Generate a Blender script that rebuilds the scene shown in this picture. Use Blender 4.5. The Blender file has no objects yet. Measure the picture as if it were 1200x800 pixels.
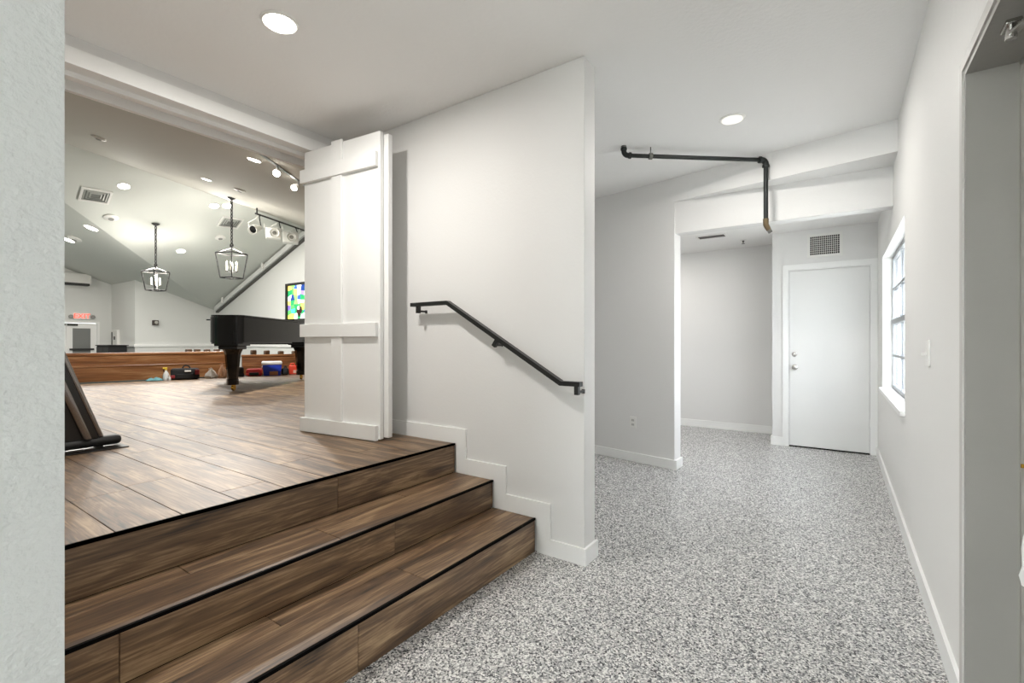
import bpy, bmesh, math, random
from mathutils import Vector, Matrix

# ------------------------------------------------------------------ camera / world / exposure
S = bpy.context.scene
C = S.collection
FPX = 554.0                      # focal length in pixels of the 1200 px wide frame
TH = math.radians(34.73)         # camera yaw, left of +Y (the hallway direction)
CAM = Vector((0.0, 0.0, 1.22))
cd = bpy.data.cameras.new('camera'); cam = bpy.data.objects.new('camera', cd); C.objects.link(cam)
cam.location = CAM; cam.rotation_euler = (math.pi/2, 0, TH)
cd.sensor_width = 36; cd.lens = FPX/1200*36; cd.clip_start = 0.02; cd.clip_end = 200
S.camera = cam
S.view_settings.view_transform = 'Standard'; S.view_settings.look = 'None'
S.view_settings.gamma = 1; S.view_settings.use_curve_mapping = False
S.view_settings.exposure = 0.76

W = bpy.data.worlds.new('sky'); S.world = W; W.use_nodes = True
bg = W.node_tree.nodes['Background']
bg.inputs[0].default_value = (0.93, 0.965, 1.0, 1); bg.inputs[1].default_value = 8.5

CAN_W = {'stair': 16.5, 'hall': 11.0, 'near': 0.0, 'rear': 14.0, 'back': 9.0, 'stage': 85.0, 'slope': 18.0, 'valley': 58.0, 'lantern': 84.0}

# ------------------------------------------------------------------ pixel -> place helpers
ST, CT = math.sin(TH), math.cos(TH)
def ray(px, py):
    u = (px-600)/FPX; v = (400-py)/FPX
    return Vector((u*CT-ST, u*ST+CT, v))
def onplane(px, py, p0, n):
    r = ray(px, py); t = (Vector(p0)-CAM).dot(Vector(n))/r.dot(Vector(n))
    return CAM + r*t
def onX(px, py, x): return onplane(px, py, (x, 0, 0), (1, 0, 0))
def onY(px, py, y): return onplane(px, py, (0, y, 0), (0, 1, 0))
def onZ(px, py, z): return onplane(px, py, (0, 0, z), (0, 0, 1))
def depth(p): return -(p[0]*ST) + p[1]*CT
def atd(px, py, d): return CAM + ray(px, py)*d

# ------------------------------------------------------------------ materials
def lin(c):
    return tuple((x/255/12.92 if x/255 <= .04045 else ((x/255+.055)/1.055)**2.4) for x in c)
MATS = {}
def mat(name, rgb, rough=.5, metal=0, emit=0, bump=None, var=0, spec=.5, coat=0, trans=0):
    if name in MATS: return MATS[name]
    m = bpy.data.materials.new(name); m.use_nodes = True
    nt = m.node_tree; b = nt.nodes['Principled BSDF']
    c = lin(rgb)
    b.inputs['Base Color'].default_value = (*c, 1)
    b.inputs['Roughness'].default_value = rough; b.inputs['Metallic'].default_value = metal
    b.inputs['Specular IOR Level'].default_value = spec
    b.inputs['Coat Weight'].default_value = coat; b.inputs['Coat Roughness'].default_value = .05
    if emit:
        b.inputs['Emission Color'].default_value = (*c, 1); b.inputs['Emission Strength'].default_value = emit
    tc = nt.nodes.new('ShaderNodeTexCoord')
    if var:
        n = nt.nodes.new('ShaderNodeTexNoise'); n.inputs['Scale'].default_value = 3; n.inputs['Detail'].default_value = 6
        nt.links.new(tc.outputs['Object'], n.inputs['Vector'])
        r = nt.nodes.new('ShaderNodeValToRGB'); nt.links.new(n.outputs['Fac'], r.inputs['Fac'])
        r.color_ramp.elements[0].position = .3; r.color_ramp.elements[1].position = .7
        r.color_ramp.elements[0].color = (*[x*(1-var) for x in c], 1)
        r.color_ramp.elements[1].color = (*[min(1, x*(1+var)) for x in c], 1)
        nt.links.new(r.outputs['Color'], b.inputs['Base Color'])
    if bump:
        sc, st, dist = bump
        n = nt.nodes.new('ShaderNodeTexNoise'); n.inputs['Scale'].default_value = sc; n.inputs['Detail'].default_value = 3
        nt.links.new(tc.outputs['Object'], n.inputs['Vector'])
        bp = nt.nodes.new('ShaderNodeBump'); bp.inputs['Strength'].default_value = st; bp.inputs['Distance'].default_value = dist
        nt.links.new(n.outputs['Fac'], bp.inputs['Height']); nt.links.new(bp.outputs['Normal'], b.inputs['Normal'])
    MATS[name] = m
    return m

WALL = mat('wall_paint', (230, 229, 227), .6, bump=(70, .18, .004))
WALLN = mat('wall_orange_peel_dimmed', (206, 208, 206), .55, bump=(75, .55, .006))  # greyer than WALL: the weaker light on this wall is put into its colour
WALLP = mat('wall_old_plaster', (233, 232, 229), .55, bump=(16, .28, .01))
CEIL = mat('ceiling_knockdown', (244, 243, 241), .7, bump=(45, .35, .006))
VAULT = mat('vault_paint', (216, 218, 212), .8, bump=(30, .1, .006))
VAULTA = mat('vault_warm_grey_shaded', (190, 187, 178), .8, bump=(30, .1, .006))  # warm grey paint, darkened to hold the shade of the stage slope
SWALL = mat('sanctuary_wall_paint', (226, 227, 224), .7)
TRIMW = mat('trim_white', (245, 245, 243), .35)
DOORW = mat('door_white', (240, 240, 238), .4)
BLACKM = mat('black_metal', (17, 17, 17), .35, spec=.5)
NOSE = mat('black_edge_trim', (6, 6, 6), .7, spec=.08)
PIANO = mat('piano_lacquer', (8, 8, 8), .06, spec=.35)
BRASS = mat('brass', (214, 168, 72), .22, metal=1)
CHROME = mat('satin_nickel', (190, 188, 184), .22, metal=1)
ALU = mat('aluminium_frame', (150, 153, 156), .4, metal=.7)
GLOW = mat('lamp_lens', (255, 250, 240), .5, emit=9)
GLOWL = mat('lamp_lens_low', (250, 248, 242), .5, emit=.35)
GREYJ = mat('jamb_grey_paint', (150, 147, 141), .45, bump=(22, .25, .006), var=.05)
PIPEB = mat('black_iron_pipe', (30, 34, 33), .5, metal=.3, bump=(40, .2, .003))
PIPEH = mat('galvanised_fitting', (120, 120, 116), .4, metal=.8)
BRONZE = mat('brass_fitting', (108, 92, 68), .45, metal=.5)
DARKV = mat('duct_dark', (38, 38, 38), .8)
PLASTW = mat('white_plastic', (234, 233, 229), .4)
BLK = mat('black_fabric', (20, 20, 22), .75)
RED = mat('red_fabric', (190, 38, 36), .6)
GRAPH = mat('graphite_enamel', (34, 33, 32), .28, spec=.6)

def glassmat(name, tint):
    m = bpy.data.materials.new(name); m.use_nodes = True
    nt = m.node_tree; nt.nodes.clear()
    o = nt.nodes.new('ShaderNodeOutputMaterial'); mx = nt.nodes.new('ShaderNodeMixShader')
    t = nt.nodes.new('ShaderNodeBsdfTransparent'); g = nt.nodes.new('ShaderNodeBsdfGlossy')
    g.inputs['Roughness'].default_value = .02; mx.inputs[0].default_value = .07
    t.inputs[0].default_value = (*tint, 1)
    nt.links.new(t.outputs[0], mx.inputs[1]); nt.links.new(g.outputs[0], mx.inputs[2]); nt.links.new(mx.outputs[0], o.inputs[0])
    return m
GLASS = glassmat('window_glass', (.95, .97, .97)); GLASST = glassmat('daylight_dimming_glass', (.74, .75, .76))  # GLASST is greyed to cut the daylight falling on the far door

def woodmat(name, dark, mid, light, rough, scale=1.0, rand=.3, coat=0):
    m = bpy.data.materials.new(name); m.use_nodes = True
    nt = m.node_tree; b = nt.nodes['Principled BSDF']; N = nt.nodes.new; L = nt.links.new
    tc = N('ShaderNodeTexCoord'); oi = N('ShaderNodeObjectInfo')
    mul = N('ShaderNodeMath'); mul.operation = 'MULTIPLY'; mul.inputs[1].default_value = 57.0; L(oi.outputs['Random'], mul.inputs[0])
    comb = N('ShaderNodeCombineXYZ'); L(mul.outputs[0], comb.inputs[0]); L(mul.outputs[0], comb.inputs[1])
    add = N('ShaderNodeVectorMath'); L(tc.outputs['Object'], add.inputs[0]); L(comb.outputs[0], add.inputs[1])
    mp = N('ShaderNodeMapping'); mp.inputs['Scale'].default_value = (1.1*scale, 9*scale, 9*scale); L(add.outputs[0], mp.inputs['Vector'])
    n1 = N('ShaderNodeTexNoise'); n1.inputs['Scale'].default_value = 1.6; n1.inputs['Detail'].default_value = 7
    n1.inputs['Roughness'].default_value = .62; n1.inputs['Distortion'].default_value = .9; L(mp.outputs[0], n1.inputs['Vector'])
    mp2 = N('ShaderNodeMapping'); mp2.inputs['Scale'].default_value = (2.2*scale, 60*scale, 60*scale); L(add.outputs[0], mp2.inputs['Vector'])
    n2 = N('ShaderNodeTexNoise'); n2.inputs['Scale'].default_value = 2.0; n2.inputs['Detail'].default_value = 4; L(mp2.outputs[0], n2.inputs['Vector'])
    mix = N('ShaderNodeMath'); mix.operation = 'MULTIPLY_ADD'; mix.inputs[1].default_value = .34; L(n2.outputs['Fac'], mix.inputs[0])
    sc = N('ShaderNodeMath'); sc.operation = 'MULTIPLY'; sc.inputs[1].default_value = .74; L(n1.outputs['Fac'], sc.inputs[0]); L(sc.outputs[0], mix.inputs[2])
    rp = N('ShaderNodeValToRGB'); L(mix.outputs[0], rp.inputs['Fac'])
    e = rp.color_ramp.elements; e[0].position = .375; e[0].color = (*lin(dark), 1); e[1].position = .73; e[1].color = (*lin(light), 1)
    k = e.new(.54); k.color = (*lin(mid), 1)
    mr = N('ShaderNodeMapRange'); L(oi.outputs['Random'], mr.inputs[0]); mr.inputs[3].default_value = 1-rand/2; mr.inputs[4].default_value = 1+rand/2
    vm = N('ShaderNodeVectorMath'); vm.operation = 'SCALE'; L(rp.outputs[0], vm.inputs[0]); L(mr.outputs[0], vm.inputs['Scale'])
    L(vm.outputs[0], b.inputs['Base Color'])
    b.inputs['Roughness'].default_value = rough; b.inputs['Specular IOR Level'].default_value = .5; b.inputs['Coat Weight'].default_value = coat; b.inputs['Coat Roughness'].default_value = .5; b.inputs['Coat IOR'].default_value = 1.6
    bp = N('ShaderNodeBump'); bp.inputs['Strength'].default_value = .12; bp.inputs['Distance'].default_value = .002
    L(n2.outputs['Fac'], bp.inputs['Height']); L(bp.outputs[0], b.inputs['Normal'])
    return m
WOODT = woodmat('wood_look_tile', (40, 27, 17), (114, 86, 59), (186, 156, 119), .48, coat=.4)
PEWW = woodmat('pew_oak', (104, 64, 34), (150, 98, 56), (192, 144, 98), .3, .5, .1)
PEWD = woodmat('pew_dark_oak', (60, 40, 24), (84, 60, 38), (110, 82, 54), .45, 1, .2)

def flakemat():
    m = bpy.data.materials.new('epoxy_flake_floor'); m.use_nodes = True
    nt = m.node_tree; b = nt.nodes['Principled BSDF']; N = nt.nodes.new; L = nt.links.new
    tc = N('ShaderNodeTexCoord')
    v = N('ShaderNodeTexVoronoi'); v.inputs['Scale'].default_value = 165; L(tc.outputs['Object'], v.inputs['Vector'])
    sp = N('ShaderNodeSeparateColor'); L(v.outputs['Color'], sp.inputs[0])
    rp = N('ShaderNodeValToRGB'); rp.color_ramp.interpolation = 'CONSTANT'; L(sp.outputs[0], rp.inputs['Fac'])
    e = rp.color_ramp.elements; e[0].position = 0; e[0].color = (*lin((74, 74, 76)), 1)
    e[1].position = .16; e[1].color = (*lin((134, 134, 136)), 1)
    for p, c in ((.32, (172, 171, 170)), (.52, (205, 204, 202)), (.74, (236, 235, 232)), (.93, (140, 139, 140))):
        k = e.new(p); k.color = (*lin(c), 1)
    L(rp.outputs[0], b.inputs['Base Color'])
    b.inputs['Roughness'].default_value = .22
    n = N('ShaderNodeTexNoise'); n.inputs['Scale'].default_value = 90; L(tc.outputs['Object'], n.inputs['Vector'])
    bp = N('ShaderNodeBump'); bp.inputs['Strength'].default_value = .25; bp.inputs['Distance'].default_value = .003
    L(n.outputs['Fac'], bp.inputs['Height']); L(bp.outputs[0], b.inputs['Normal'])
    return m
FLAKE = flakemat()
CARPET = mat('sanctuary_carpet', (60, 74, 74), .95, bump=(200, .4, .004))
STAGEEDGE = mat('stage_edge_carpet', (52, 66, 64), .9)

# ------------------------------------------------------------------ mesh builder
class MB:
    def __init__(s): s.v = []; s.f = []
    def add(s, vs, fs):
        o = len(s.v); s.v += [Vector(p) for p in vs]; s.f += [tuple(i+o for i in f) for f in fs]; return s
    def box(s, x0, x1, y0, y1, z0, z1, M=None):
        vs = [Vector((x, y, z)) for x in (x0, x1) for y in (y0, y1) for z in (z0, z1)]
        if M: vs = [M @ p for p in vs]
        return s.add(vs, [(0, 1, 3, 2), (4, 6, 7, 5), (0, 4, 5, 1), (2, 3, 7, 6), (0, 2, 6, 4), (1, 5, 7, 3)])
    def rbox(s, x0, x1, y0, y1, z0, z1, r=.005, seg=2, M=None):
        bm = bmesh.new(); bmesh.ops.create_cube(bm, size=1)
        for p in bm.verts:
            p.co = Vector(((x0+x1)/2+p.co.x*(x1-x0), (y0+y1)/2+p.co.y*(y1-y0), (z0+z1)/2+p.co.z*(z1-z0)))
        r = min(r, .49*min(x1-x0, y1-y0, z1-z0))
        bmesh.ops.bevel(bm, geom=bm.edges[:], offset=r, segments=seg, affect='EDGES', profile=.5)
        bm.verts.index_update()
        vs = [M @ p.co if M else p.co.copy() for p in bm.verts]; fs = [tuple(q.index for q in f.verts) for f in bm.faces]
        bm.free(); return s.add(vs, fs)
    def prism(s, poly, fn):
        """poly: 2D outline; fn(a, b, k) -> 3D point for side k = 0/1"""
        n = len(poly)
        vs = [fn(a, b, 0) for a, b in poly] + [fn(a, b, 1) for a, b in poly]
        fs = [tuple(range(n-1, -1, -1)), tuple(range(n, 2*n))] + [(i, (i+1) % n, n+(i+1) % n, n+i) for i in range(n)]
        return s.add(vs, fs)
    def solid(s, pts, off):
        """planar polygon pts thickened along off"""
        n = len(pts); off = Vector(off)
        vs = [Vector(p) for p in pts] + [Vector(p)+off for p in pts]
        fs = [tuple(range(n-1, -1, -1)), tuple(range(n, 2*n))] + [(i, (i+1) % n, n+(i+1) % n, n+i) for i in range(n)]
        return s.add(vs, fs)
    def tube(s, pts, r, seg=10, cap=True, sq=None):
        pts = [Vector(p) for p in pts]; n = len(pts)
        rs = r if isinstance(r, (list, tuple)) else [r]*n
        rings = []; prev = None
        for i, p in enumerate(pts):
            a = (pts[i]-pts[i-1]).normalized() if i else None; b = (pts[i+1]-pts[i]).normalized() if i < n-1 else None
            t = ((a or b)+(b or a)).normalized()
            if prev is None:
                up = Vector((0, 0, 1)) if abs(t.z) < .9 else Vector((1, 0, 0))
                x = t.cross(up).normalized()
            else: x = (prev - t*prev.dot(t)).normalized()
            prev = x; y = t.cross(x)
            k = 1/max(.4, math.cos((a.angle(b) if a and b else 0)/2))
            if sq:
                w, h = sq; ring = [p + x*cx*w/2*1 + y*cy*h/2*k for cx, cy in ((-1, -1), (1, -1), (1, 1), (-1, 1))]
            else:
                ring = [p + (x*math.cos(2*math.pi*j/seg)+y*math.sin(2*math.pi*j/seg))*rs[i] for j in range(seg)]
            rings.append(ring)
        m = len(rings[0]); vs = [q for g in rings for q in g]; fs = []
        for i in range(n-1):
            for j in range(m): fs.append((i*m+j, i*m+(j+1) % m, (i+1)*m+(j+1) % m, (i+1)*m+j))
        if cap: fs += [tuple(range(m-1, -1, -1)), tuple((n-1)*m+j for j in range(m))]
        return s.add(vs, fs)
    def lathe(s, prof, seg=20, M=None):
        vs = []; fs = []; m = len(prof)
        for j in range(seg):
            a = 2*math.pi*j/seg
            for r, z in prof: vs.append(Vector((r*math.cos(a), r*math.sin(a), z)))
        for j in range(seg):
            k = (j+1) % seg
            for i in range(m-1): fs.append((j*m+i, k*m+i, k*m+i+1, j*m+i+1))
        fs.append(tuple(j*m for j in range(seg-1, -1, -1))); fs.append(tuple(j*m+m-1 for j in range(seg)))
        if M: vs = [M @ p for p in vs]
        return s.add(vs, fs)
    def ball(s, c, r, seg=12, sc=(1, 1, 1), M=None):
        prof = [(max(1e-4, r*math.sin(math.pi*i/8)), -r*math.cos(math.pi*i/8)) for i in range(9)]
        T = Matrix.Translation(c) @ Matrix.Diagonal((*sc, 1))
        return s.lathe(prof, seg, (M @ T) if M else T)
    def mesh(s, name, m, smooth=False):
        me = bpy.data.meshes.new(name); me.from_pydata([tuple(p) for p in s.v], [], s.f); me.update()
        bm = bmesh.new(); bm.from_mesh(me); bmesh.ops.recalc_face_normals(bm, faces=bm.faces[:]); bm.to_mesh(me); bm.free()
        if m: me.materials.append(m)
        if smooth:
            me.shade_smooth(); me.set_sharp_from_angle(angle=math.radians(40))
        return me
    def build(s, name, m, parent=None, smooth=False, loc=None):
        if loc is not None:
            L = Vector(loc); s.v = [p-L for p in s.v]
        o = bpy.data.objects.new(name, s.mesh(name, m, smooth)); C.objects.link(o)
        if loc is not None: o.location = loc
        if parent: o.parent = parent
        return o
def tag(o, label=None, cat=None, group=None, kind=None):
    if label: o['label'] = label
    if cat: o['category'] = cat
    if group: o['group'] = group
    if kind: o['kind'] = kind
    return o
def struct(o, label=None): return tag(o, label, None, None, 'structure')
def thing(name, label, cat, loc=(0, 0, 0), rz=0, group=None):
    o = bpy.data.objects.new(name, None); C.objects.link(o); o.empty_display_size = .1
    o.location = loc; o.rotation_euler = (0, 0, rz)
    return tag(o, label, cat, group)
def bx(name, dims, m, parent=None, r=0):
    b = MB(); (b.rbox(*dims, r=r) if r else b.box(*dims))
    if parent: return b.build(name, m, parent)
    return b.build(name, m, None, False, ((dims[0]+dims[1])/2, (dims[2]+dims[3])/2, dims[4]))
def frame_to(n, c):
    """matrix whose +Z is n, at c"""
    n = Vector(n).normalized(); up = Vector((0, 0, 1)) if abs(n.z) < .95 else Vector((0, 1, 0))
    x = up.cross(n).normalized(); y = n.cross(x)
    M = Matrix((x, y, n)).transposed().to_4x4(); M.translation = c
    return M

# ------------------------------------------------------------------ key dimensions
H = 2.78            # hall ceiling
HB = 2.50           # alcove ceiling
XR = .335           # right wall face
YS = 2.345          # stair wall face
YE = 2.480
XE = -1.145         # stub end of stair wall
Z1, Z2, Z3 = .197, .366, .5545
N1, N2, N3 = -1.453, -1.760, -2.072   # nosing positions
YL = .237           # near jamb wall corner
XL = -1.13
YD = 6.38           # wall with the far door
YB = 7.09
WIN = (3.84, 5.72, .78, 2.02)
DR = (1.13, 2.07, 2.087)
XW0, XW1 = -3.50, -3.22   # stage wall with the opening

# ------------------------------------------------------------------ hall structure
fl = struct(bx('floor', (XW1, .60, -3.75, YB+.12, -.12, 0), FLAKE), 'grey speckled epoxy flake floor of the hallway')
b = MB()
b.box(XR, .57, -3.75, DR[0], 0, H); b.box(XR, .57, DR[0], DR[1], DR[2], H); b.box(XR, .57, DR[1], WIN[0], 0, H)
b.box(XR, .57, WIN[0], WIN[1], 0, WIN[2]); b.box(XR, .57, WIN[0], WIN[1], WIN[3], H); b.box(XR, .57, WIN[1], YB+.12, 0, H)
struct(b.build('wall_right', WALLP))
struct(bx('wall_left', (XW1, XL, YL-.137, YL, 0, H), WALLN))
b = MB()
b.box(XW1, -2.9, -3.75, -3.6, 0, H); b.box(-.4, .57, -3.75, -3.6, 0, H); b.box(-2.9, -.4, -3.75, -3.6, 0, .25); b.box(-2.9, -.4, -3.75, -3.6, 2.55, H)
struct(b.build('wall_rear', WALL))
struct(bx('wall_stair', (XW1, XE, YS, YE, 0, H), WALL, r=.004))
struct(bx('ceiling_hall', (XW1, .57, -3.75, 4.95, H, H+.12), CEIL))
# skewed wall with the outlet
A0 = Vector((-1.294, 4.583, 0)); sd = Vector((-2.19+1.294, 4.76-4.583, 0)).normalized(); sn = Vector((-sd.y, sd.x, 0))
if sn.y > 0: sn = -sn
A1 = A0 + sd*((XW1-A0.x)/sd.x)
bk = Vector((0, .16, 0))
struct(MB().solid([A0, A1, A1+bk, A0+Vector((.012, .165, 0))], (0, 0, H)).build('wall_middle', WALL))
S1 = A0 + sd*((XR-A0.x)/sd.x)
struct(MB().solid([A0, S1, Vector((XR, 4.66, 0)), Vector((A0.x, 4.66, 0))], (0, 0, H-2.553)).build('wall_soffit', WALL, None, False, None))
bpy.data.objects['wall_soffit'].location.z = 2.553
struct(bx('wall_beam', (A0.x, XR, 4.600, 4.740, 2.250, H), WALL, r=.003))
struct(MB().solid([(A0.x, 4.70, HB), (XR, 4.70, HB), (XR, YB, HB), (XW1, YB, HB), (XW1, A1.y+.08, HB)], (0, 0, .1)).build('ceiling_alcove', CEIL))
b = MB(); DX0, DX1, DZ = -.502, .284, 2.055
b.box(-.66, DX0, YD, YD+.14, 0, HB); b.box(DX1, XR, YD, YD+.14, 0, HB); b.box(DX0, DX1, YD, YD+.14, DZ, HB)
struct(b.build('wall_far', WALL))
struct(bx('wall_back', (XW1, XR, YB, YB+.12, 0, HB), WALL))

# stage wall (opening between hall and sanctuary)
b = MB()
b.box(XW0, XW1, YS, 8.5, 0, 3.6); b.box(XW0, XW1, -4.0, YL, 0, 3.6); b.box(XW0, XW1, YL, YS, 2.66, 3.6)
struct(b.build('wall_stage', WALL))
b = MB()
b.box(XW1-.01, XW1+.018, YL, YS, 2.628, 2.715); b.box(XW1-.10, XW1-.01, YL, YS, 2.640, 2.662)
struct(b.build('trim_header_front', TRIMW))
struct(MB().box(XW1-.155, XW1-.10, YL, YS, 2.612, 2.662).box(XW0-.012, XW0+.02, YL, YS, 2.60, 2.69).build('trim_header_track', TRIMW))

# baseboards
BH = .098
struct(MB().box(XR-.014, XR, DR[1]+.03, YD-.016, 0, BH).build('baseboard_right', TRIMW))
e = [(XW1, Z3), (N3+.012, Z3), (N3+.012, Z2), (N2+.012, Z2), (N2+.012, Z1), (N1+.012, Z1), (N1+.012, 0), (XE+.014, 0), (XE+.014, BH-.006),
     (-1.353, BH-.006), (-1.353, Z1+BH), (-1.663, Z1+BH), (-1.663, Z2+BH), (-1.980, Z2+BH), (-1.980, Z3+BH), (XW1, Z3+BH)]
b = MB(); b.prism(e, lambda a, c, k: Vector((a, YS-.014 if k == 0 else YS+.002, c)))
b.box(XE, XE+.014, YS+.002, YE+.014, 0, BH-.006)
struct(b.build('baseboard_stair', TRIMW))
o14 = sn*.014
b = MB().solid([A0+o14, A1+o14, A1, A0], (0, 0, .090)); b.solid([A0+o14, A0+o14+Vector((.026, 0, 0)), A0+Vector((.028, .18, 0)), A0+Vector((0, .16, 0)), A0], (0, 0, .090))
struct(b.build('baseboard_middle', TRIMW))
struct(bx('baseboard_back', (XW1, XR, YB-.014, YB, 0, BH), TRIMW))
struct(MB().box(-.674, -.552, YD-.014, YD, 0, BH).box(-.674, -.66, YD, YD+.14, 0, BH).build('baseboard_far', TRIMW))

# ------------------------------------------------------------------ staircase
st = thing('staircase', 'three wood-look steps with black nosing strips leading up to the stage', 'stairs', (N2, (YL+YS)/2, 0))
def loc_of(p, dims): return (dims[0]-p.x, dims[1]-p.x, dims[2]-p.y, dims[3]-p.y, dims[4]-p.z, dims[5]-p.z)
def child(name, parent, dims, m, r=0): return bx(name, loc_of(parent.location, dims), m, parent, r)
T = .012; YS0 = YL+.003
YT = YS-.0145
b = MB()
for x0, x1, z in ((N2-T, N1-T, Z1-T), (N3-T, N2-T, Z2-T), (XW1+.2, N3-T, Z3-T)):
    b.box(x0-N2, x1-N2, YS0-st.location.y, YT-st.location.y, .001, z)
b.build('step_core', NOSE, st)
PLK = {}
def plank_mesh(l, w, t=T):
    k = (round(l, 3), round(w, 3), t)
    if k not in PLK:
        PLK[k] = MB().rbox(-l/2, l/2, -w/2, w/2, -t, 0, r=.0012, seg=1).mesh('plank', WOODT)
    return PLK[k]
def plank(parent, c, l, w, rot, t=T):
    """rot: euler; local X is the length, +Z the visible face"""
    o = bpy.data.objects.new('plank', plank_mesh(l, w, t)); C.objects.link(o); o.parent = parent
    o.location = Vector(c)-parent.location; o.rotation_euler = rot
    return o
G = .0025
def run_y(parent, cuts, fn):
    for a, c in zip(cuts[:-1], cuts[1:]): fn((a+c)/2, c-a-G)
def yOn(px, py, x): return onX(px, py, x).y
# risers (vertical face +X): joints taken from where they stand on each riser
R90 = math.pi/2
for nx, z0, z1, cuts in ((N1, .002, Z1-.012, [YS0, yOn(420, 757, N1), YT]),
                         (N2, Z1, Z2-.012, [YS0, yOn(140, 765, N2), yOn(463, 625, N2), YT]),
                         (N3, Z2, Z3-.012, [YS0, yOn(396, 575, N3), YT])):
    run_y(st, cuts, lambda c, l: plank(st, (nx, c, (z0+z1)/2), l, z1-z0-.001, (R90, 0, R90)))
    child('nosing_strip', st, (nx-.007, nx+.004, YS0, YT, z1, z1+.0125), NOSE)
# treads: a narrow ripped board at the back, a full board at the front
for x0, x1, z, backc, frontc in ((N2, N1, Z1, [YS0, onZ(318, 726, Z1).y, YT], [YS0, onZ(462, 664, Z1).y, YT]),
                                 (N3, N2, Z2, [YS0, onZ(213, 666, Z2).y, onZ(470, 580, Z2).y, YT], [YS0, onZ(384, 625, Z2).y, YT])):
    xs = x0+.108
    run_y(st, backc, lambda c, l: plank(st, ((x0+xs)/2, c, z), l, xs-x0-G, (0, 0, R90)))
    run_y(st, frontc, lambda c, l: plank(st, ((xs+x1-.0075)/2, c, z), l, x1-.0075-xs-G, (0, 0, R90)))

# ------------------------------------------------------------------ stage floor
E0 = onZ(102, 449, Z3); E1 = onZ(357, 437, Z3)
def edge_x(y): return E0.x + (E1.x-E0.x)*(y-E0.y)/(E1.y-E0.y)
b = MB()
YM = 8.5; YN = -4.0
b.solid([(edge_x(YN), YN, 0), (XW0-.001, YN, 0), (XW0-.001, YL, 0), (XW0-.001, YM, 0), (edge_x(YM), YM, 0)], (0, 0, Z3-T-.001))
b.box(XW0, XW1+.2, YL, YT, .001, Z3-T-.001)
stg = struct(b.build('floor_stage', WOODT), 'raised stage floor of wood-look planks')
rng = random.Random(5)
PW = .2045
yy = .568
base = yy - PW*math.ceil((yy+.62)/PW)
k = 0; y = base
while y < 7.4:
    y0, y1 = y, min(y+PW, 99); y += PW; k += 1
    inopen = y1 > YL+.02 and y0 < YS-.02
    xr = N3-.0085 if inopen else XW0-.002
    a0, a1 = max(y0, YL), min(y1, YT)
    xl = max(edge_x(y0), edge_x(y1))+.005
    x = xr; L = [.62, .17, .95, .42, .78, .3, 1.1, .55][k % 8]
    while x > xl+.02:
        x2 = max(x-L, xl)
        if x2-xl < .12: x2 = xl
        clipped = inopen and (y0 < YL or y1 > YT)
        if clipped and x > XW0:          # the row is cut by a wall inside the opening
            x2 = max(x2, XW0-.002); c0, c1 = a0, a1
        else: c0, c1 = y0, y1
        plank(stg, ((x+x2)/2, (c0+c1)/2, Z3), x-x2-G, c1-c0-G, (0, 0, 0))
        x = x2; L = 1.219
child_noz = MB().box(N3-.008, N3+.004, YL, YT, Z3-.012, Z3+.0005).build('nosing_strip', NOSE, stg)
ed = Vector((E1.x-E0.x, E1.y-E0.y, 0)).normalized(); en = Vector((-ed.y, ed.x, 0))
if en.x > 0: en = -en
q0 = Vector((edge_x(-3.5), -3.5, 0)); q1 = Vector((edge_x(8.3), 8.3, 0))
MB().solid([q0-en*.10, q1-en*.10, q1+en*.06, q0+en*.06], (0, 0, .012)).build('edge_strip', STAGEEDGE, stg).location = (0, 0, Z3)
struct(bx('floor_sanctuary', (-22.6, -9.0, -4.1, 8.6, -.15, -.05), CARPET), 'dark carpet floor of the sanctuary below the stage')

# ------------------------------------------------------------------ sanctuary shell and vault
XD, XEE, YR, YRET = -20.0, -22.4, 8.5, 6.0
PZ, BB, CC = 2.45, .355, .356
Bp, Bn = Vector((XD, YR, PZ)), Vector((-BB, 0, 1)).normalized()
Cp, Cn = Vector((XD, YR, PZ)), Vector((0, CC, 1)).normalized()
r0 = onplane(75, 167.5, Bp, Bn); r1 = onplane(357, 266, Bp, Bn)
def ridge(y): t = (y-r0.y)/(r1.y-r0.y); return r0 + (r1-r0)*t
Ap = r0; Aq = Vector((XW0, 2.0, 3.2))
An = (r1-r0).cross(Aq-r0).normalized()
if An.z < 0: An = -An
def zon(x, y, p, n): return p.z - (n.x*(x-p.x)+n.y*(y-p.y))/n.z
lo, hi = -4.0, 8.0            # where the valley crease meets the ridge
for _ in range(40):
    mid = (lo+hi)/2; q = ridge(mid)
    if zon(q.x, q.y, Cp, Cn) > q.z: lo = mid
    else: hi = mid
K = ridge(lo); RT = ridge(YR)
up = Vector((0, 0, .12))
def cpt(x, y): return Vector((x, y, zon(x, y, Cp, Cn)))
def apt(x, y): return Vector((x, y, zon(x, y, Ap, An)))
struct(MB().solid([Bp, RT, K], up).build('ceiling_slope', VAULT), 'light sloping plane of the vaulted ceiling')
struct(MB().solid([Bp, K, cpt(K.x, -4), cpt(XEE, -4), cpt(XEE, YR)], up).build('ceiling_valley', VAULT), 'shaded sloping plane of the vaulted ceiling')
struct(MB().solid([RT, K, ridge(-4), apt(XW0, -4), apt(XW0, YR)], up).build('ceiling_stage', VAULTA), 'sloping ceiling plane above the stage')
struct(MB().solid([K, ridge(-4), cpt(ridge(-4).x, -4), cpt(K.x, -4)], (.05, 0, 0)).build('ceiling_fill', VAULT))
struct(MB().solid([(XD, YR, -.05), (XW0, YR, -.05), apt(XW0, YR), RT, Bp], (0, .15, 0)).build('wall_gable', SWALL))
struct(MB().solid([(XD, YR, -.05), Bp, cpt(XD, YRET), (XD, YRET, -.05)], (-.15, 0, 0)).build('wall_sanctuary', SWALL))
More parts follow.
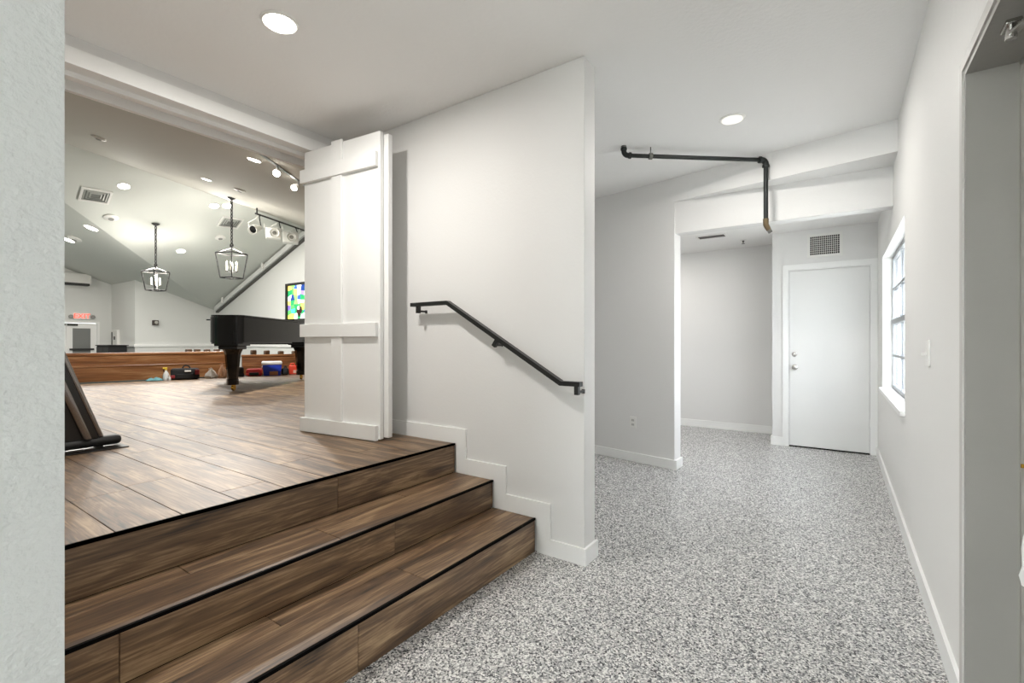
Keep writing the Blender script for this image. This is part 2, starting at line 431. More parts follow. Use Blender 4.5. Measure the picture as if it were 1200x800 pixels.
struct(MB().solid([(XD-.15, YRET, -.05), cpt(XD-.15, YRET), cpt(XEE, YRET), (XEE, YRET, -.05)], (0, .15, 0)).build('wall_return', SWALL))
E3Y = (onX(75, 380, XEE).y-.2, onX(116.5, 380, XEE).y); DZ3 = onX(100, 376.5, XEE).z
E3Y = (E3Y[1]-1.80, E3Y[1])
b = MB()
b.solid([(XEE, YRET, -.05), cpt(XEE, YRET), cpt(XEE, E3Y[1]), (XEE, E3Y[1], -.05)], (-.15, 0, 0))
b.solid([(XEE, E3Y[0], -.05), cpt(XEE, E3Y[0]), cpt(XEE, -4), (XEE, -4, -.05)], (-.15, 0, 0))
b.solid([(XEE, E3Y[0], DZ3), cpt(XEE, E3Y[0]), cpt(XEE, E3Y[1]), (XEE, E3Y[1], DZ3)], (-.15, 0, 0))
struct(b.build('wall_entrance', SWALL))
struct(bx('wall_lobby', (XEE-3.1, XEE-3.0, 0, 7, -.05, 3.2), SWALL)); struct(bx('floor_lobby', (XEE-3.1, XEE, 0, 7, -.15, -.05), CARPET))
struct(bx('ceiling_lobby', (XEE-3.1, XEE-.15, 0, 7, 3.2, 3.3), VAULT))
struct(MB().box(XEE-.15, XW0, -4.15, -4.0, -.05, 7.6).build('wall_opposite', SWALL))
zr = onX(200, 404.3, XD).z
struct(MB().box(XD, XD+.04, YRET, YR, zr-.05, zr+.04).box(XD+.04, XW0, YR-.04, YR, zr-.05, zr+.04).build('trim_chair_rail', TRIMW))
struct(MB().box(XEE, XD+.04, YRET-.04, YRET, zr-.05, zr+.04).build('trim_return_rail', TRIMW))

# ------------------------------------------------------------------ recessed lights
def can_light(label, p, n, r, lens, watt, group=None, size=None, spread=180, color=(1, .965, .92)):
    n = Vector(n).normalized()
    if n.z > 0: n = -n
    t = thing('recessed_light', label, 'ceiling light', p, 0, group)
    M = frame_to(n, (0, 0, 0))
    MB().lathe([(r*.80, .001), (r*.80, .006), (r*.9, .010), (r, .006), (r*1.02, .0005)], 28, M).build('trim_ring', PLASTW, t, True)
    MB().lathe([(.001, .0062), (r*.79, .0062), (r*.79, .0125), (.001, .0128)], 28, M).build('lens', lens, t, True)
    if watt:
        ld = bpy.data.lights.new('lamp', 'AREA'); ld.shape = 'DISK'; ld.size = (size or r*1.5); ld.energy = watt; ld.color = color; ld.spread = math.radians(spread)
        lo_ = bpy.data.objects.new('lamp', ld); C.objects.link(lo_); lo_.parent = t
        lo_.matrix_local = frame_to(-n, n*.03)
    return t
can_light('bright round recessed light over the stair landing', onZ(328, 26, H), (0, 0, -1), .085, GLOW, CAN_W['stair'])
can_light('dim round recessed light in the hallway ceiling near the black pipe', onZ(858, 139, H), (0, 0, -1), .085, GLOWL, CAN_W['hall'])
can_light('added unseen round light in the hallway ceiling by the near doorway', (-.45, -.75, H), (0, 0, -1), .085, GLOWL, CAN_W['near'])  # unseen can added behind the camera, its lamp left unpowered
can_light('added unseen round light in the hallway ceiling by the rear wall', (-1.6, -1.8, H), (0, 0, -1), .085, GLOW, CAN_W['rear'])  # unseen can added behind the camera to brighten the hall
can_light('added unseen round light in the back room ceiling', (-2.1, 6.0, HB), (0, 0, -1), .085, GLOW, CAN_W['back'])  # can added out of sight behind the middle wall to light the back room
for px, py, lb in ((298, 187, 'bright recessed light in the stage ceiling beside the lighting track'), (242, 210, 'bright recessed light in the stage ceiling close to the ridge')):
    p = onplane(px, py, Ap, An); can_light(lb, p, An, .10, GLOW, CAN_W['stage'])
for px, py, lb, grp in ((145, 218, 'bright recessed light in the light slope beside the square air diffuser', None), (251, 241, 'bright recessed light close beside the one behind the lantern chain', None),
                        (266, 241, 'bright recessed light directly behind the long lantern chain above the piano', None), (212, 294, 'bright recessed light in the light slope between the two lanterns', None)):
    p = onplane(px, py, Bp, Bn); can_light(lb, p, Bn, .13, GLOW, CAN_W['slope'], grp)
for px, py, lb in ((107, 267, 'bright recessed light in the shaded slope nearer the valley crease'), (80, 281, 'bright recessed light in the shaded slope next to the smoke detector')):
    p = onplane(px, py, Cp, Cn); can_light(lb, p, Cn, .17, GLOW, CAN_W['valley'])

# ------------------------------------------------------------------ far door, grille, hallway fittings
d1 = struct(thing('door_1', 'white flush door with knob and deadbolt below the wall grille', None, (0, YD, 0)))
def dchild(name, dims, m, r=0, par=None): return child(name, par or d1, dims, m, r)
b = MB()
b.box(DX0, DX0+.016, -.004, .14, 0, DZ); b.box(DX1-.016, DX1, -.004, .14, 0, DZ); b.box(DX0+.016, DX1-.016, -.004, .14, DZ-.016, DZ)
b.build('frame', TRIMW, d1)
b = MB(); b.box(DX0-.048, DX0+.006, -.018, 0, 0, DZ+.055); b.box(DX1-.006, XR-.001, -.018, 0, 0, DZ+.055); b.box(DX0+.006, DX1-.006, -.018, 0, DZ-.006, DZ+.055)
b.build('casing', TRIMW, d1)
slab = MB().rbox(DX0+.019, DX1-.019, .006, .046, .014, DZ-.019, r=.002, seg=1).build('slab', DOORW, d1)
kp = onY(931.5, 430, YD)
M = frame_to((0, -1, 0), (kp.x, .006, kp.z))
MB().lathe([(.001, 0), (.032, 0), (.032, .006), (.016, .010), (.013, .028), (.024, .036), (.029, .048), (.026, .060), (.012, .066), (.001, .067)], 18, M).build('knob', CHROME, slab, True)
kp = onY(931, 415, YD); M = frame_to((0, -1, 0), (kp.x, .006, kp.z))
MB().lathe([(.001, 0), (.029, 0), (.027, .012), (.018, .015), (.001, .015)], 18, M).build('deadbolt', CHROME, slab, True)
for py in (335, 496): 
    z = onY(1019, py, YD).z
    MB().tube([(DX1-.017, -.006, z-.045), (DX1-.017, -.006, z+.045)], .007, 8).build('hinge', TRIMW, slab, True)
struct(bx('trim_threshold', (DX0+.016, DX1-.016, YD+.002, YD+.13, 0, .009), NOSE))

def grille(name, label, cat, x0, x1, z0, z1, y, nx, nz):
    t = thing(name, label, cat, ((x0+x1)/2, y, z0)); w = (x1-x0)/2; h = z1-z0; f = .028
    b = MB(); b.box(-w, -w+f, -.012, 0, 0, h); b.box(w-f, w, -.012, 0, 0, h); b.box(-w+f, w-f, -.012, 0, 0, f); b.box(-w+f, w-f, -.012, 0, h-f, h)
    b.build('frame', PLASTW, t)
    MB().box(-w+f, w-f, -.003, -.001, f, h-f).build('backing', DARKV, t)
    for i in range(nx):
        x = -w+f+(2*w-2*f)*(i+1)/(nx+1); o = MB().box(-.002, .002, -.010, -.005, f, h-f).build('slat', PLASTW, t); o.location.x = x
    for i in range(nz):
        z = f+(h-2*f)*(i+1)/(nz+1); o = MB().box(-w+f, w-f, -.0115, -.008, -.0018, .0018).build('slat', PLASTW, t); o.location.z = z
g0 = onY(946, 275.5, YD); g1 = onY(987.5, 299, YD)
grille('wall_grille', 'white square-grid return air grille above the flush door', 'vent', g0.x, g1.x, g1.z, g0.z, YD, 14, 8)

# ceiling register and sprinkler in the back room
t = onZ(834, 276.5, HB)
v = thing('ceiling_register', 'white slotted air register in the back room ceiling', 'vent', t)
MB().box(-.17, .17, -.08, .08, -.008, 0).build('frame', PLASTW, v); MB().box(-.145, .145, -.055, .055, -.0095, -.008).build('backing', DARKV, v)
for i in range(6): MB().box(-.145, .145, -.05+i*.02-.002, -.05+i*.02+.002, -.013, -.0095).build('slat', mat('slat_grey', (120, 118, 114), .6), v)
def sprinkler(label, p, n, cat='sprinkler', s=1.0, group=None):
    n = Vector(n).normalized(); n = -n if n.z > 0 else n
    t = thing('fire_sprinkler', label, cat, p, 0, group); M = frame_to(n, (0, 0, 0)) @ Matrix.Scale(s, 4)
    MB().lathe([(.03, 0), (.04, .003), (.03, .008), (.012, .010)], 16, M).build('escutcheon', PLASTW, t, True)
    MB().lathe([(.012, .008), (.012, .03), (.004, .032), (.004, .045), (.02, .047), (.02, .050), (.001, .051)], 12, M).build('head', PIPEH, t, True)
sprinkler('small pendant fire sprinkler in the back room ceiling', onZ(871, 281, HB), (0, 0, -1))

# outlet and light switch
op = A0 + sd*0; 
P = onplane(742, 494.5, A0, sn)
t = thing('wall_outlet', 'white duplex power outlet low on the wall beside the passage', 'outlet', P, math.atan2(sd.y, sd.x)+math.pi)
MB().rbox(-.036, .036, -.007, 0, -.058, .058, r=.003).build('cover_plate', PLASTW, t)
for s in (-1, 1): 
    r_ = MB().rbox(-.017, .017, -.009, -.006, -.013, .013, r=.002).build('receptacle', mat('outlet_grey', (205, 204, 200), .5), t); r_.location.z = s*.022
    MB().box(-.008, -.005, -.0096, -.0088, -.006, .006).box(.005, .008, -.0096, -.0088, -.006, .006).build('slot', DARKV, r_)
P = onX(1089, 413.5, XR)
t = thing('light_switch', 'white toggle light switch on the right wall past the near doorway', 'light switch', P)
MB().rbox(-.009, 0, -.037, .037, -.060, .060, r=.003).build('cover_plate', PLASTW, t)
MB().rbox(-.030, -.008, -.005, .005, -.012, .002, r=.002).build('toggle', PLASTW, t)

# window
w1 = struct(thing('window_1', 'deep-set aluminium hallway window with grid panes and white sill', None, (XR, WIN[0], WIN[2])))
wy, wz = WIN[1]-WIN[0], WIN[3]-WIN[2]; X0, X1 = .075, .115
b = MB(); f = .035
b.box(X0, X1, 0, f, 0, wz); b.box(X0, X1, wy-f, wy, 0, wz); b.box(X0, X1, f, wy-f, 0, f); b.box(X0, X1, f, wy-f, wz-f, wz)
b.build('window_frame', ALU, w1)
MB().box(X0-.012, X1, f, wy-f, wz*.5-.022, wz*.5+.022).build('meeting_rail', ALU, w1)
for z in (.25, .75): MB().box(X0+.004, X1-.006, f, wy-f, wz*z-.010, wz*z+.010).build('muntin', ALU, w1)
for yv in (1/3, 2/3): MB().box(X0+.008, X1-.008, wy*yv-.010, wy*yv+.010, f, wz-f).build('muntin', ALU, w1)
zs = [f, wz*.25, wz*.5, wz*.75, wz-f]; ys = [f, wy/3, wy*2/3, wy-f]
for i in range(4):
    for j in range(3): MB().box(X0+.018, X0+.022, ys[j]+.010, ys[j+1]-.010, zs[i]+.010, zs[i+1]-.010).build('pane', GLASST, w1)
MB().rbox(-.028, .074, -.02, wy+.02, -.03, .004, r=.004).build('window_sill', TRIMW, w1)
b = MB(); b.box(.001, X0, wy-.004, wy+.0, .004, wz); b.box(.001, X0, 0, .004, .004, wz); b.box(.001, X0, .004, wy-.004, wz-.004, wz)
b.build('reveal', TRIMW, w1)
MB().box(X0-.02, X0-.012, wy*.5-.03, wy*.5+.03, wz*.5+.01, wz*.5+.035).build('sash_lock', ALU, w1)
w2 = struct(thing('window_added', 'added wide daylight window behind the camera in white frame', None, (-2.9, -3.6, .25)))  # unseen window added so that daylight reaches the hall ceiling
b = MB()
pw_ = 2.5/3
for i in range(4): b.box(i*pw_-(.03 if i else 0), i*pw_+(.03 if i < 3 else 0), -.12, -.05, 0, 2.3)
b.box(0, 2.5, -.12, -.05, 0, .06); b.box(0, 2.5, -.12, -.05, 2.24, 2.3)
b.build('window_frame', TRIMW, w2)
for i in range(3): MB().box(i*pw_+.03, (i+1)*pw_-.03, -.09, -.085, .06, 2.24).build('pane', GLASS, w2)
struct(MB().box(.58, 30, -30, 30, -.25, -.15).box(-30, .58, -30, -4.2, -.25, -.15).build('ground_outside', mat('concrete_outside', (215, 213, 206), .9)))

# near doorway on the right
d2 = struct(thing('door_2', 'grey painted door frame with closed door beside the camera', None, (XR, DR[1], 0)))
jw = DR[1]-DR[0]
b = MB(); b.box(-.008, .30, -.022, 0, 0, DR[2]); b.box(-.008, .30, -jw, -jw+.022, 0, DR[2]); b.box(-.008, .30, -jw+.022, -.022, DR[2]-.022, DR[2])
b.build('frame', GREYJ, d2)
b = MB(); b.box(.112, .16, -.038, -.022, 0, DR[2]-.022); b.box(.112, .16, -jw+.022, -jw+.038, 0, DR[2]-.022); b.box(.112, .16, -jw+.038, -.038, DR[2]-.038, DR[2]-.022)
b.build('door_stop', GREYJ, d2)
s2 = MB().rbox(.165, .207, -jw+.026, -.026, .012, DR[2]-.026, r=.002, seg=1).build('slab', GREYJ, d2)
b = MB(); b.box(-.014, -.001, -.004, .030, 0, DR[2]+.03); b.box(-.014, -.001, -jw-.03, -jw+.004, 0, DR[2]+.03); b.box(-.014, -.001, -jw+.004, -.004, DR[2]-.004, DR[2]+.03)
b.build('casing', mat('lip_grey', (196, 194, 189), .45), d2)
ap = onZ(1185, 31, DR[2]-.03) - d2.location
c_ = MB().rbox(ap.x-.016, ap.x+.016, ap.y-.03, ap.y+.03, DR[2]-.034, DR[2]-.022, r=.003).build('closer_bracket', CHROME, d2)
MB().lathe([(.001, 0), (.012, 0), (.012, .03), (.001, .03)], 14, Matrix.Translation((ap.x, ap.y, DR[2]-.064))).build('pivot', CHROME, c_, True)
MB().tube([(ap.x, ap.y, DR[2]-.052), (ap.x+.07, ap.y-.22, DR[2]-.052), (ap.x+.05, ap.y-.48, DR[2]-.07)], .006, 6, sq=(.022, .007)).build('closer_arm', CHROME, d2)
MB().rbox(.105, .165, -.62+.0, -.36, DR[2]-.15, DR[2]-.09, r=.006).build('closer_body', CHROME, d2)
q = onY(1198.5, 546, DR[1]-.04) - d2.location
MB().rbox(q.x-.004, q.x+.02, -.0405, -.0375, q.z-.006, q.z+.006, r=.001, seg=1).build('strike_plate', BRASS, d2)
q = onY(1198, 652, DR[1]-.05) - d2.location
out = [(.0, -.088), (-.006, -.060), (.001, -.030), (-.001, .020), (.003, .055), (.010, .088), (.05, .09), (.05, -.075), (.02, -.098)]
pp = MB(); pp.prism(out, lambda a, c, k: Vector((q.x+a, -.046 if k == 0 else -.0415, q.z+c)))
pp.build('paper_strip', PLASTW, d2)

# ------------------------------------------------------------------ handrail
hy = 2.268
hp = [onY(483, 357, hy), onY(525, 355, hy), onY(658, 448, hy), onY(681, 451, hy)]
zt = (hp[0].z+hp[1].z)/2; hp[0].z = hp[1].z = zt
zt = (hp[2].z+hp[3].z)/2; hp[2].z = hp[3].z = zt
hr = thing('handrail', 'black metal handrail on three brackets along the stair wall', 'handrail', (hp[1].x, YS, hp[3].z))
hl = [p-hr.location for p in hp]
MB().tube(hl, .02, sq=(.038, .025)).build('rail', BLACKM, hr)
def lerp(a, c, t): return a+(c-a)*t
for p, tilt in ((lerp(hl[0], hl[1], .18), 0), (lerp(hl[1], hl[2], .485), .6), (lerp(hl[2], hl[3], .80), 0)):
    Mt = Matrix.Translation(p) @ Matrix.Rotation(tilt, 4, 'Y')
    MB().rbox(-.013, .013, -.012, .012, -.058, -.008, r=.002, M=Mt).build('bracket_post', BLACKM, hr)
    MB().rbox(-.011, .011, .005, -p.y-.004, -.050, -.038, r=.002, M=Mt).build('bracket_arm', BLACKM, hr)
    MB().rbox(-.010, .010, -p.y-.005, -p.y-.0005, -.056, -.034, r=.002, M=Mt).build('wall_plate', BLACKM, hr)

# ------------------------------------------------------------------ black sprinkler pipe
zp = 2.706
a = onZ(731, 182, zp); c = onZ(897.5, 187.5, zp)
pipe = thing('black_pipe', 'black iron pipe hung below the hallway ceiling dropping to a brass fitting', 'pipe', (a.x, a.y, H))
al = a-pipe.location; cl = c-pipe.location
dirp = (cl-al).normalized(); dirp.z = 0
MB().tube([al+dirp*.02, cl-dirp*.02], .0165, 12).build('horizontal_pipe', PIPEB, pipe, True)
zbot = onplane(901, 258, c, (-ST, CT, 0)).z - H
MB().tube([al+Vector((0, 0, .02)), (al.x, al.y, -.0005)], .0125, 10).build('riser', PIPEB, pipe, True)
MB().tube([(al.x, al.y, -.016), (al.x, al.y, -.0005)], .022, 12).build('escutcheon', PIPEH, pipe, True)
def elbow(p, d1, d2, r, m, name):
    p = Vector(p); d1 = Vector(d1); d2 = Vector(d2); R = .035
    pts = [p+d1*.05, p+d1*R] + [p + d1*R*(1-math.sin(t))+d2*R*(1-math.cos(t)) for t in (math.pi/8*i for i in (1, 2, 3))] + [p+d2*R, p+d2*.05]
    o = MB().tube(pts, r, 12)
    for dd in (d1, d2): o.tube([p+dd*.042, p+dd*.058], r*1.22, 12)
    o.build(name, m, pipe, True)
elbow(al, (0, 0, 1), dirp, .0205, PIPEB, 'elbow')
elbow(cl, -dirp, (0, 0, -1), .0225, PIPEB, 'elbow')
MB().tube([cl-Vector((0, 0, .02)), (cl.x, cl.y, zbot)], .0175, 12).build('drop_pipe', PIPEB, pipe, True)
h = al+dirp*.22
hg = MB().tube([h-dirp*.012, h+dirp*.012], .026, 14); hg.tube([h+Vector((0, 0, .02)), (h.x, h.y, -.0005)], .004, 6)
hg.build('hanger', PIPEH, pipe, True)
MB().tube([(cl.x, cl.y, zbot+.012), (cl.x, cl.y, zbot-.035), (cl.x+.008, cl.y, zbot-.055), (cl.x+.022, cl.y+.003, zbot-.082)], [.022, .021, .02, .018], 12).build('brass_elbow', BRONZE, pipe, True)
MB().tube([(cl.x+.019, cl.y+.003, zbot-.076), (cl.x+.034, cl.y+.008, zbot-.104)], [.0165, .0165], 6).build('hex_plug', PIPEH, pipe)

# ------------------------------------------------------------------ folded panel door on the stage
f0 = onZ(353, 505, Z3); f1 = onZ(441.5, 517.5, Z3)
dv = (f1-f0); lw = dv.length; ang = math.atan2(dv.y, dv.x)
d3 = struct(thing('door_3', 'tall white board-and-batten folding door leaf standing open on the stage', None, (f0.x, f0.y, Z3), ang))
HZ = 2.625-Z3
pnl = MB().rbox(.012, lw+.012, .018, .052, .012, HZ, r=.003).build('panel', DOORW, d3)
MB().rbox(.03, lw+.050, .056, .094, .020, HZ-.012, r=.003).build('rear_panel', DOORW, d3)
for z0, z1, nm in ((.004, .105, 'bottom_rail'), (1.252-Z3, 1.346-Z3, 'middle_rail'), (2.388-Z3, 2.486-Z3, 'top_rail')):
    MB().rbox(-.006, lw-.004, -.010, .018, z0, z1, r=.003).build(nm, DOORW, d3)
for z0, z1 in ((.105, 1.252-Z3), (1.346-Z3, 2.388-Z3), (2.486-Z3, HZ+.012)):
    MB().rbox(lw*.42, lw*.42+.105, .000, .018, z0, z1, r=.003).build('batten', DOORW, d3)
for z in (.3, 1.05, 1.8): MB().tube([(.012, .056, z-.04), (.012, .056, z+.04)], .008, 8).build('hinge', CHROME, d3, True)

# ------------------------------------------------------------------ grand piano
TL = onZ(272.7, 458, Z3); FL_ = onZ(352.5, 444.5, Z3)
ax = Vector((FL_.x-TL.x, FL_.y-TL.y, 0)).normalized(); pang = math.atan2(ax.y, ax.x)+math.radians(5.0)
def rot2(x, y): return Vector((x*math.cos(pang)-y*math.sin(pang), x*math.sin(pang)+y*math.cos(pang), 0))
org = TL - rot2(.25, .23); org.z = Z3
pno = thing('grand_piano', 'black lacquered grand piano with closed lid on the stage', 'piano', org, pang)
LP = 2.36
def arc(cx, cy, r, a0, a1, n=7): return [(cx+r*math.cos(a0+(a1-a0)*i/n), cy+r*math.sin(a0+(a1-a0)*i/n)) for i in range(n+1)]
outl = [(LP, 0)] + arc(.10, .10, .10, -math.pi/2, -math.pi, 6) + arc(.14, .30, .14, -math.pi, -1.38*math.pi, 6)
ctrl = [outl[-1], (.48, .47), (.80, .56), (1.10, .76), (1.38, 1.02), (1.66, 1.26), (1.95, 1.36), (LP, 1.38)]
def catmull(P, n=5):
    o = []
    for i in range(len(P)-1):
        a, b_, c_, d_ = [Vector((*P[max(0, min(len(P)-1, i+k))], 0)) for k in (-1, 0, 1, 2)]
        for j in range(n):
            t = j/n; q = .5*((2*b_)+(c_-a)*t+(2*a-5*b_+4*c_-d_)*t*t+(3*b_-a-3*c_+d_)*t**3); o.append((q.x, q.y))
    o.append(P[-1]); return o
outl = outl[:-1] + catmull(ctrl)
zb, zt = .655, .985
MB().prism(outl, lambda a, c, k: Vector((a, c, zb if k == 0 else zt))).build('rim', PIANO, pno, True)
cx, cy = 1.1, .6
def grow(o, g): return [(a+(g if a > cx else -g), c+(g if c > cy else -g)) for a, c in o]
MB().prism(grow(outl, .014), lambda a, c, k: Vector((a, c, zt+.003 if k == 0 else zt+.025))).build('lid', PIANO, pno, True)
MB().rbox(1.70, LP+.012, -.016, 1.396, zt+.026, zt+.046, r=.004).build('front_flap', PIANO, pno)
MB().prism([(a*.97+.03, c*.94+.03) for a, c in outl], lambda a, c, k: Vector((a, c, zb-.02 if k == 0 else zb))).build('bottom_board', PIANO, pno)
MB().rbox(LP-.30, LP+.06, .0, 1.38, zb-.04, zb+.05, r=.006).build('key_bed', PIANO, pno)
MB().rbox(LP+.0, LP+.045, .14, 1.24, zb+.06, zb+.20, r=.006).build('fallboard', PIANO, pno)
fr = Vector((rot2(1, 0).dot(FL_-org), rot2(0, 1).dot(FL_-org)))
for lx, ly in ((.25, .23), (fr.x, fr.y), (fr.x, 1.20)):
    b = MB(); b.rbox(lx-.17, lx+.17, ly-.15, ly+.15, zb-.050, zb-.001, r=.004); b.rbox(lx-.13, lx+.13, ly-.12, ly+.12, zb-.095, zb-.050, r=.006)
    prof = [(.105, zb-.14), (.125, zb-.095)]
    vs_ = []
    for z, w in ((zb-.095, .115), (zb-.135, .098), (zb-.16, .090), (.165, .062), (.160, .068), (.085, .068), (.082, .055)):
        vs_.append((z, w))
    o_ = len(b.v)
    for z, w in vs_:
        for k in range(8):
            a = math.pi/8+k*math.pi/4; b.v.append(Vector((lx+w*1.05*math.cos(a), ly+w*1.05*math.sin(a), z)))
    for i in range(len(vs_)-1):
        for k in range(8): b.f.append((o_+i*8+k, o_+i*8+(k+1) % 8, o_+(i+1)*8+(k+1) % 8, o_+(i+1)*8+k))
    b.f.append(tuple(o_+(len(vs_)-1)*8+k for k in range(8)))
    leg = b.build('leg', PIANO, pno)
    cs = MB().lathe([(.001, -.014), (.038, -.014), (.043, -.008), (.043, .008), (.038, .014), (.001, .014)], 18, Matrix.Translation((lx+.02, ly, .044)) @ Matrix.Rotation(math.pi/2, 4, 'X'))
    cs.tube([(lx, ly, .085), (lx, ly, .062), (lx+.02, ly, .044)], .016, 8)
    cs.build('caster', BRASS, leg, True)

# ------------------------------------------------------------------ slanted lectern inside the opening
pl0 = onZ(90, 532, Z3); pl1 = onZ(151.5, 523.5, Z3)
lec = thing('lectern', 'black lectern with slanted column on a padded foot bar and flat base plate', 'lectern', (pl1.x, pl1.y, Z3))
YW = -.62
MB().rbox(-.27, .0, YW, 0, 0, .006, r=.002, seg=1).build('base_plate', GRAPH, lec)
MB().rbox(-.17, -.09, YW+.03, -.006, .012, .072, r=.028, seg=3).build('foot_bar', mat('black_rubber', (22, 22, 21), .5), lec, True)
for yv in (YW+.1, -.12): MB().box(-.15, -.11, yv-.02, yv+.02, .005, .02).build('foot_pad', GRAPH, lec)
sh = -.34    # lean towards -Y per metre of height
def lean(y0, y1, x0, x1, z0, z1, r, m, nm, par=lec):
    b = MB().rbox(x0, x1, y0, y1, z0, z1, r=r, seg=3)
    for p in b.v: p.y += (p.z-.06)*sh
    return b.build(nm, m, par, True)
colm = lean(-.30, -.12, -.165, -.095, .062, 1.02, .012, GRAPH, 'column')
lean(-.125, -.092, -.150, -.100, .062, 1.02, .016, mat('polished_edge', (150, 145, 142), .2, metal=1), 'edge_trim', colm)
lean(-.20, -.155, -.102, -.072, .062, 1.02, .014, mat('polished_edge', (150, 145, 142)), 'edge_trim', colm)
b = MB().rbox(-.32, .02, -1.08, -.52, 1.02, 1.05, r=.008)
b.build('reading_top', GRAPH, lec)

# ------------------------------------------------------------------ pews
def pew(label, pa, pb, zt, zf=-.05):
    pa, pb = Vector(pa), Vector(pb); d = pb-pa; L = d.length; a = math.atan2(d.y, d.x)
    t = thing('church_pew', label, 'pew', (pa.x, pa.y, zf), a, None); h = zt-zf
    MB().rbox(0, L, -.015, .02, .02, h-.05, r=.004).build('front_panel', PEWW, t)
    MB().rbox(-.01, L+.01, -.035, .03, h-.05, h, r=.012).build('top_rail', PEWW, t)
    MB().rbox(0, L, -.026, -.013, h-.245, h-.215, r=.006).build('moulding', PEWW, t)
    MB().rbox(0, L, .02, .45, .40, .44, r=.01).build('seat', PEWW, t)
    for x in (0, L-.05): MB().rbox(x, x+.05, .02, .48, 0, h-.25, r=.01).build('end_panel', PEWW, t)
def edge_pt(y, off): return Vector((edge_x(y), y, 0)) + en*off
pw0 = edge_pt(4.45, .35); pw1 = edge_pt(1.2, .35)
pew('long oak pew front below the stage behind the tool bag and spray bottle', pw1, pw0, 1.03)
pew('long oak pew front below the stage behind the blue cooler', edge_pt(4.62, .35), edge_pt(8.2, .35), .955)
pe = MB().rbox(-.045, .045, -.05, .05, 0, 1.0, r=.01).rbox(-.05, .05, -.055, .055, .99, 1.09, r=.02).mesh('pew_end', PEWD, True)
for i, (px, py) in enumerate(((221, 410), (231, 410), (242.5, 410), (254, 410), (297, 411), (312.5, 411.5), (329, 412), (345, 412))):
    o = bpy.data.objects.new('pew_end', pe); C.objects.link(o)
    rr = ray(px, 400); tt = 0
    while True:
        tt += .02; p = CAM+rr*tt
        if p.x < edge_x(p.y)-1.15: break
    zt_ = 1.22-(py-400)/FPX*tt + .02
    o.location = (p.x, p.y, -.05); o.scale.z = (zt_+.05)/1.09; o.rotation_euler = (0, 0, R90)
    tag(o, 'small dark pew end post rising just above the pew fronts', 'pew end', 'pew ends beyond the front pews')

# ------------------------------------------------------------------ things left along the stage edge
def spot(px, off):
    """a point on the stage, 'off' metres on the stage side of its far edge, in the direction of pixel column px"""
    rr = ray(px, 400); t = 3
    while True:
        t += .01; p = CAM+rr*t
        if p.x < edge_x(p.y)+off: break
    return Vector((p.x, p.y, Z3+.0125 if off < .10 else Z3)), t
def face_rz(p): return math.atan2(p.y, p.x)-math.pi/2+math.pi  # local -Y faces the camera... (local X to the right)
def facing(p): return math.atan2(-p.y, -p.x)+math.pi/2
def put(name, label, cat, px, off=.16):
    p, d = spot(px, off); t = thing(name, label, cat, p, facing(p)); return t, d/FPX
# cloth
t, s = put('cleaning_cloth', 'crumpled teal cleaning cloth by the spray bottle on the stage edge', 'cloth', 181, .18)
rg = random.Random(3); n = 10; vs_ = []; fs_ = []
for i in range(n):
    for j in range(n):
        x = (i/(n-1)-.5)*16*s; y_ = (j/(n-1)-.5)*.22; e_ = min(i, n-1-i, j, n-1-j)
        vs_.append((x, y_, .006+(rg.random()*.045+.01*max(0, x*8))*(min(e_, 2)/2)))
for i in range(n-1):
    for j in range(n-1): fs_.append((i*n+j, (i+1)*n+j, (i+1)*n+j+1, i*n+j+1))
m_ = MB(); m_.add(vs_, fs_); o = m_.build('fabric', mat('teal_cloth', (96, 146, 152), .9), t, True)
sm = o.modifiers.new('thickness', 'SOLIDIFY'); sm.thickness = .006; sm.offset = 1
# spray bottles
def spray(label, px, sc, off, trig):
    t, s = put('spray_bottle', label, 'bottle', px, off)
    Ms = Matrix.Scale(sc, 4)
    MB().lathe([(.001, 0), (.042, 0), (.045, .01), (.045, .09), (.030, .135), (.015, .155), (.014, .175), (.001, .175)], 16, Ms).build('bottle', mat('white_bottle', (225, 226, 224), .35), t, True)
    b = MB(); b.lathe([(.001, .172), (.017, .172), (.017, .195), (.001, .195)], 12, Ms); b.rbox(-.045, .02, -.012, .012, .192, .222, r=.005, M=Ms)
    h = b.build('spray_head', trig, t); 
    MB().tube([Ms @ Vector((-.03, 0, .195)), Ms @ Vector((-.036, 0, .165)), Ms @ Vector((-.028, 0, .140))], .006*sc, 6).build('trigger', BLK, h)
YEL = mat('yellow_plastic', (226, 196, 62), .4)
spray('white spray bottle with yellow head beside the tool bag', 194.5, 1.0, .17, YEL)
spray('small white spray bottle with pale nozzle beside the tool bag', 198.8, .42, .26, mat('pale_nozzle', (222, 196, 170), .5))
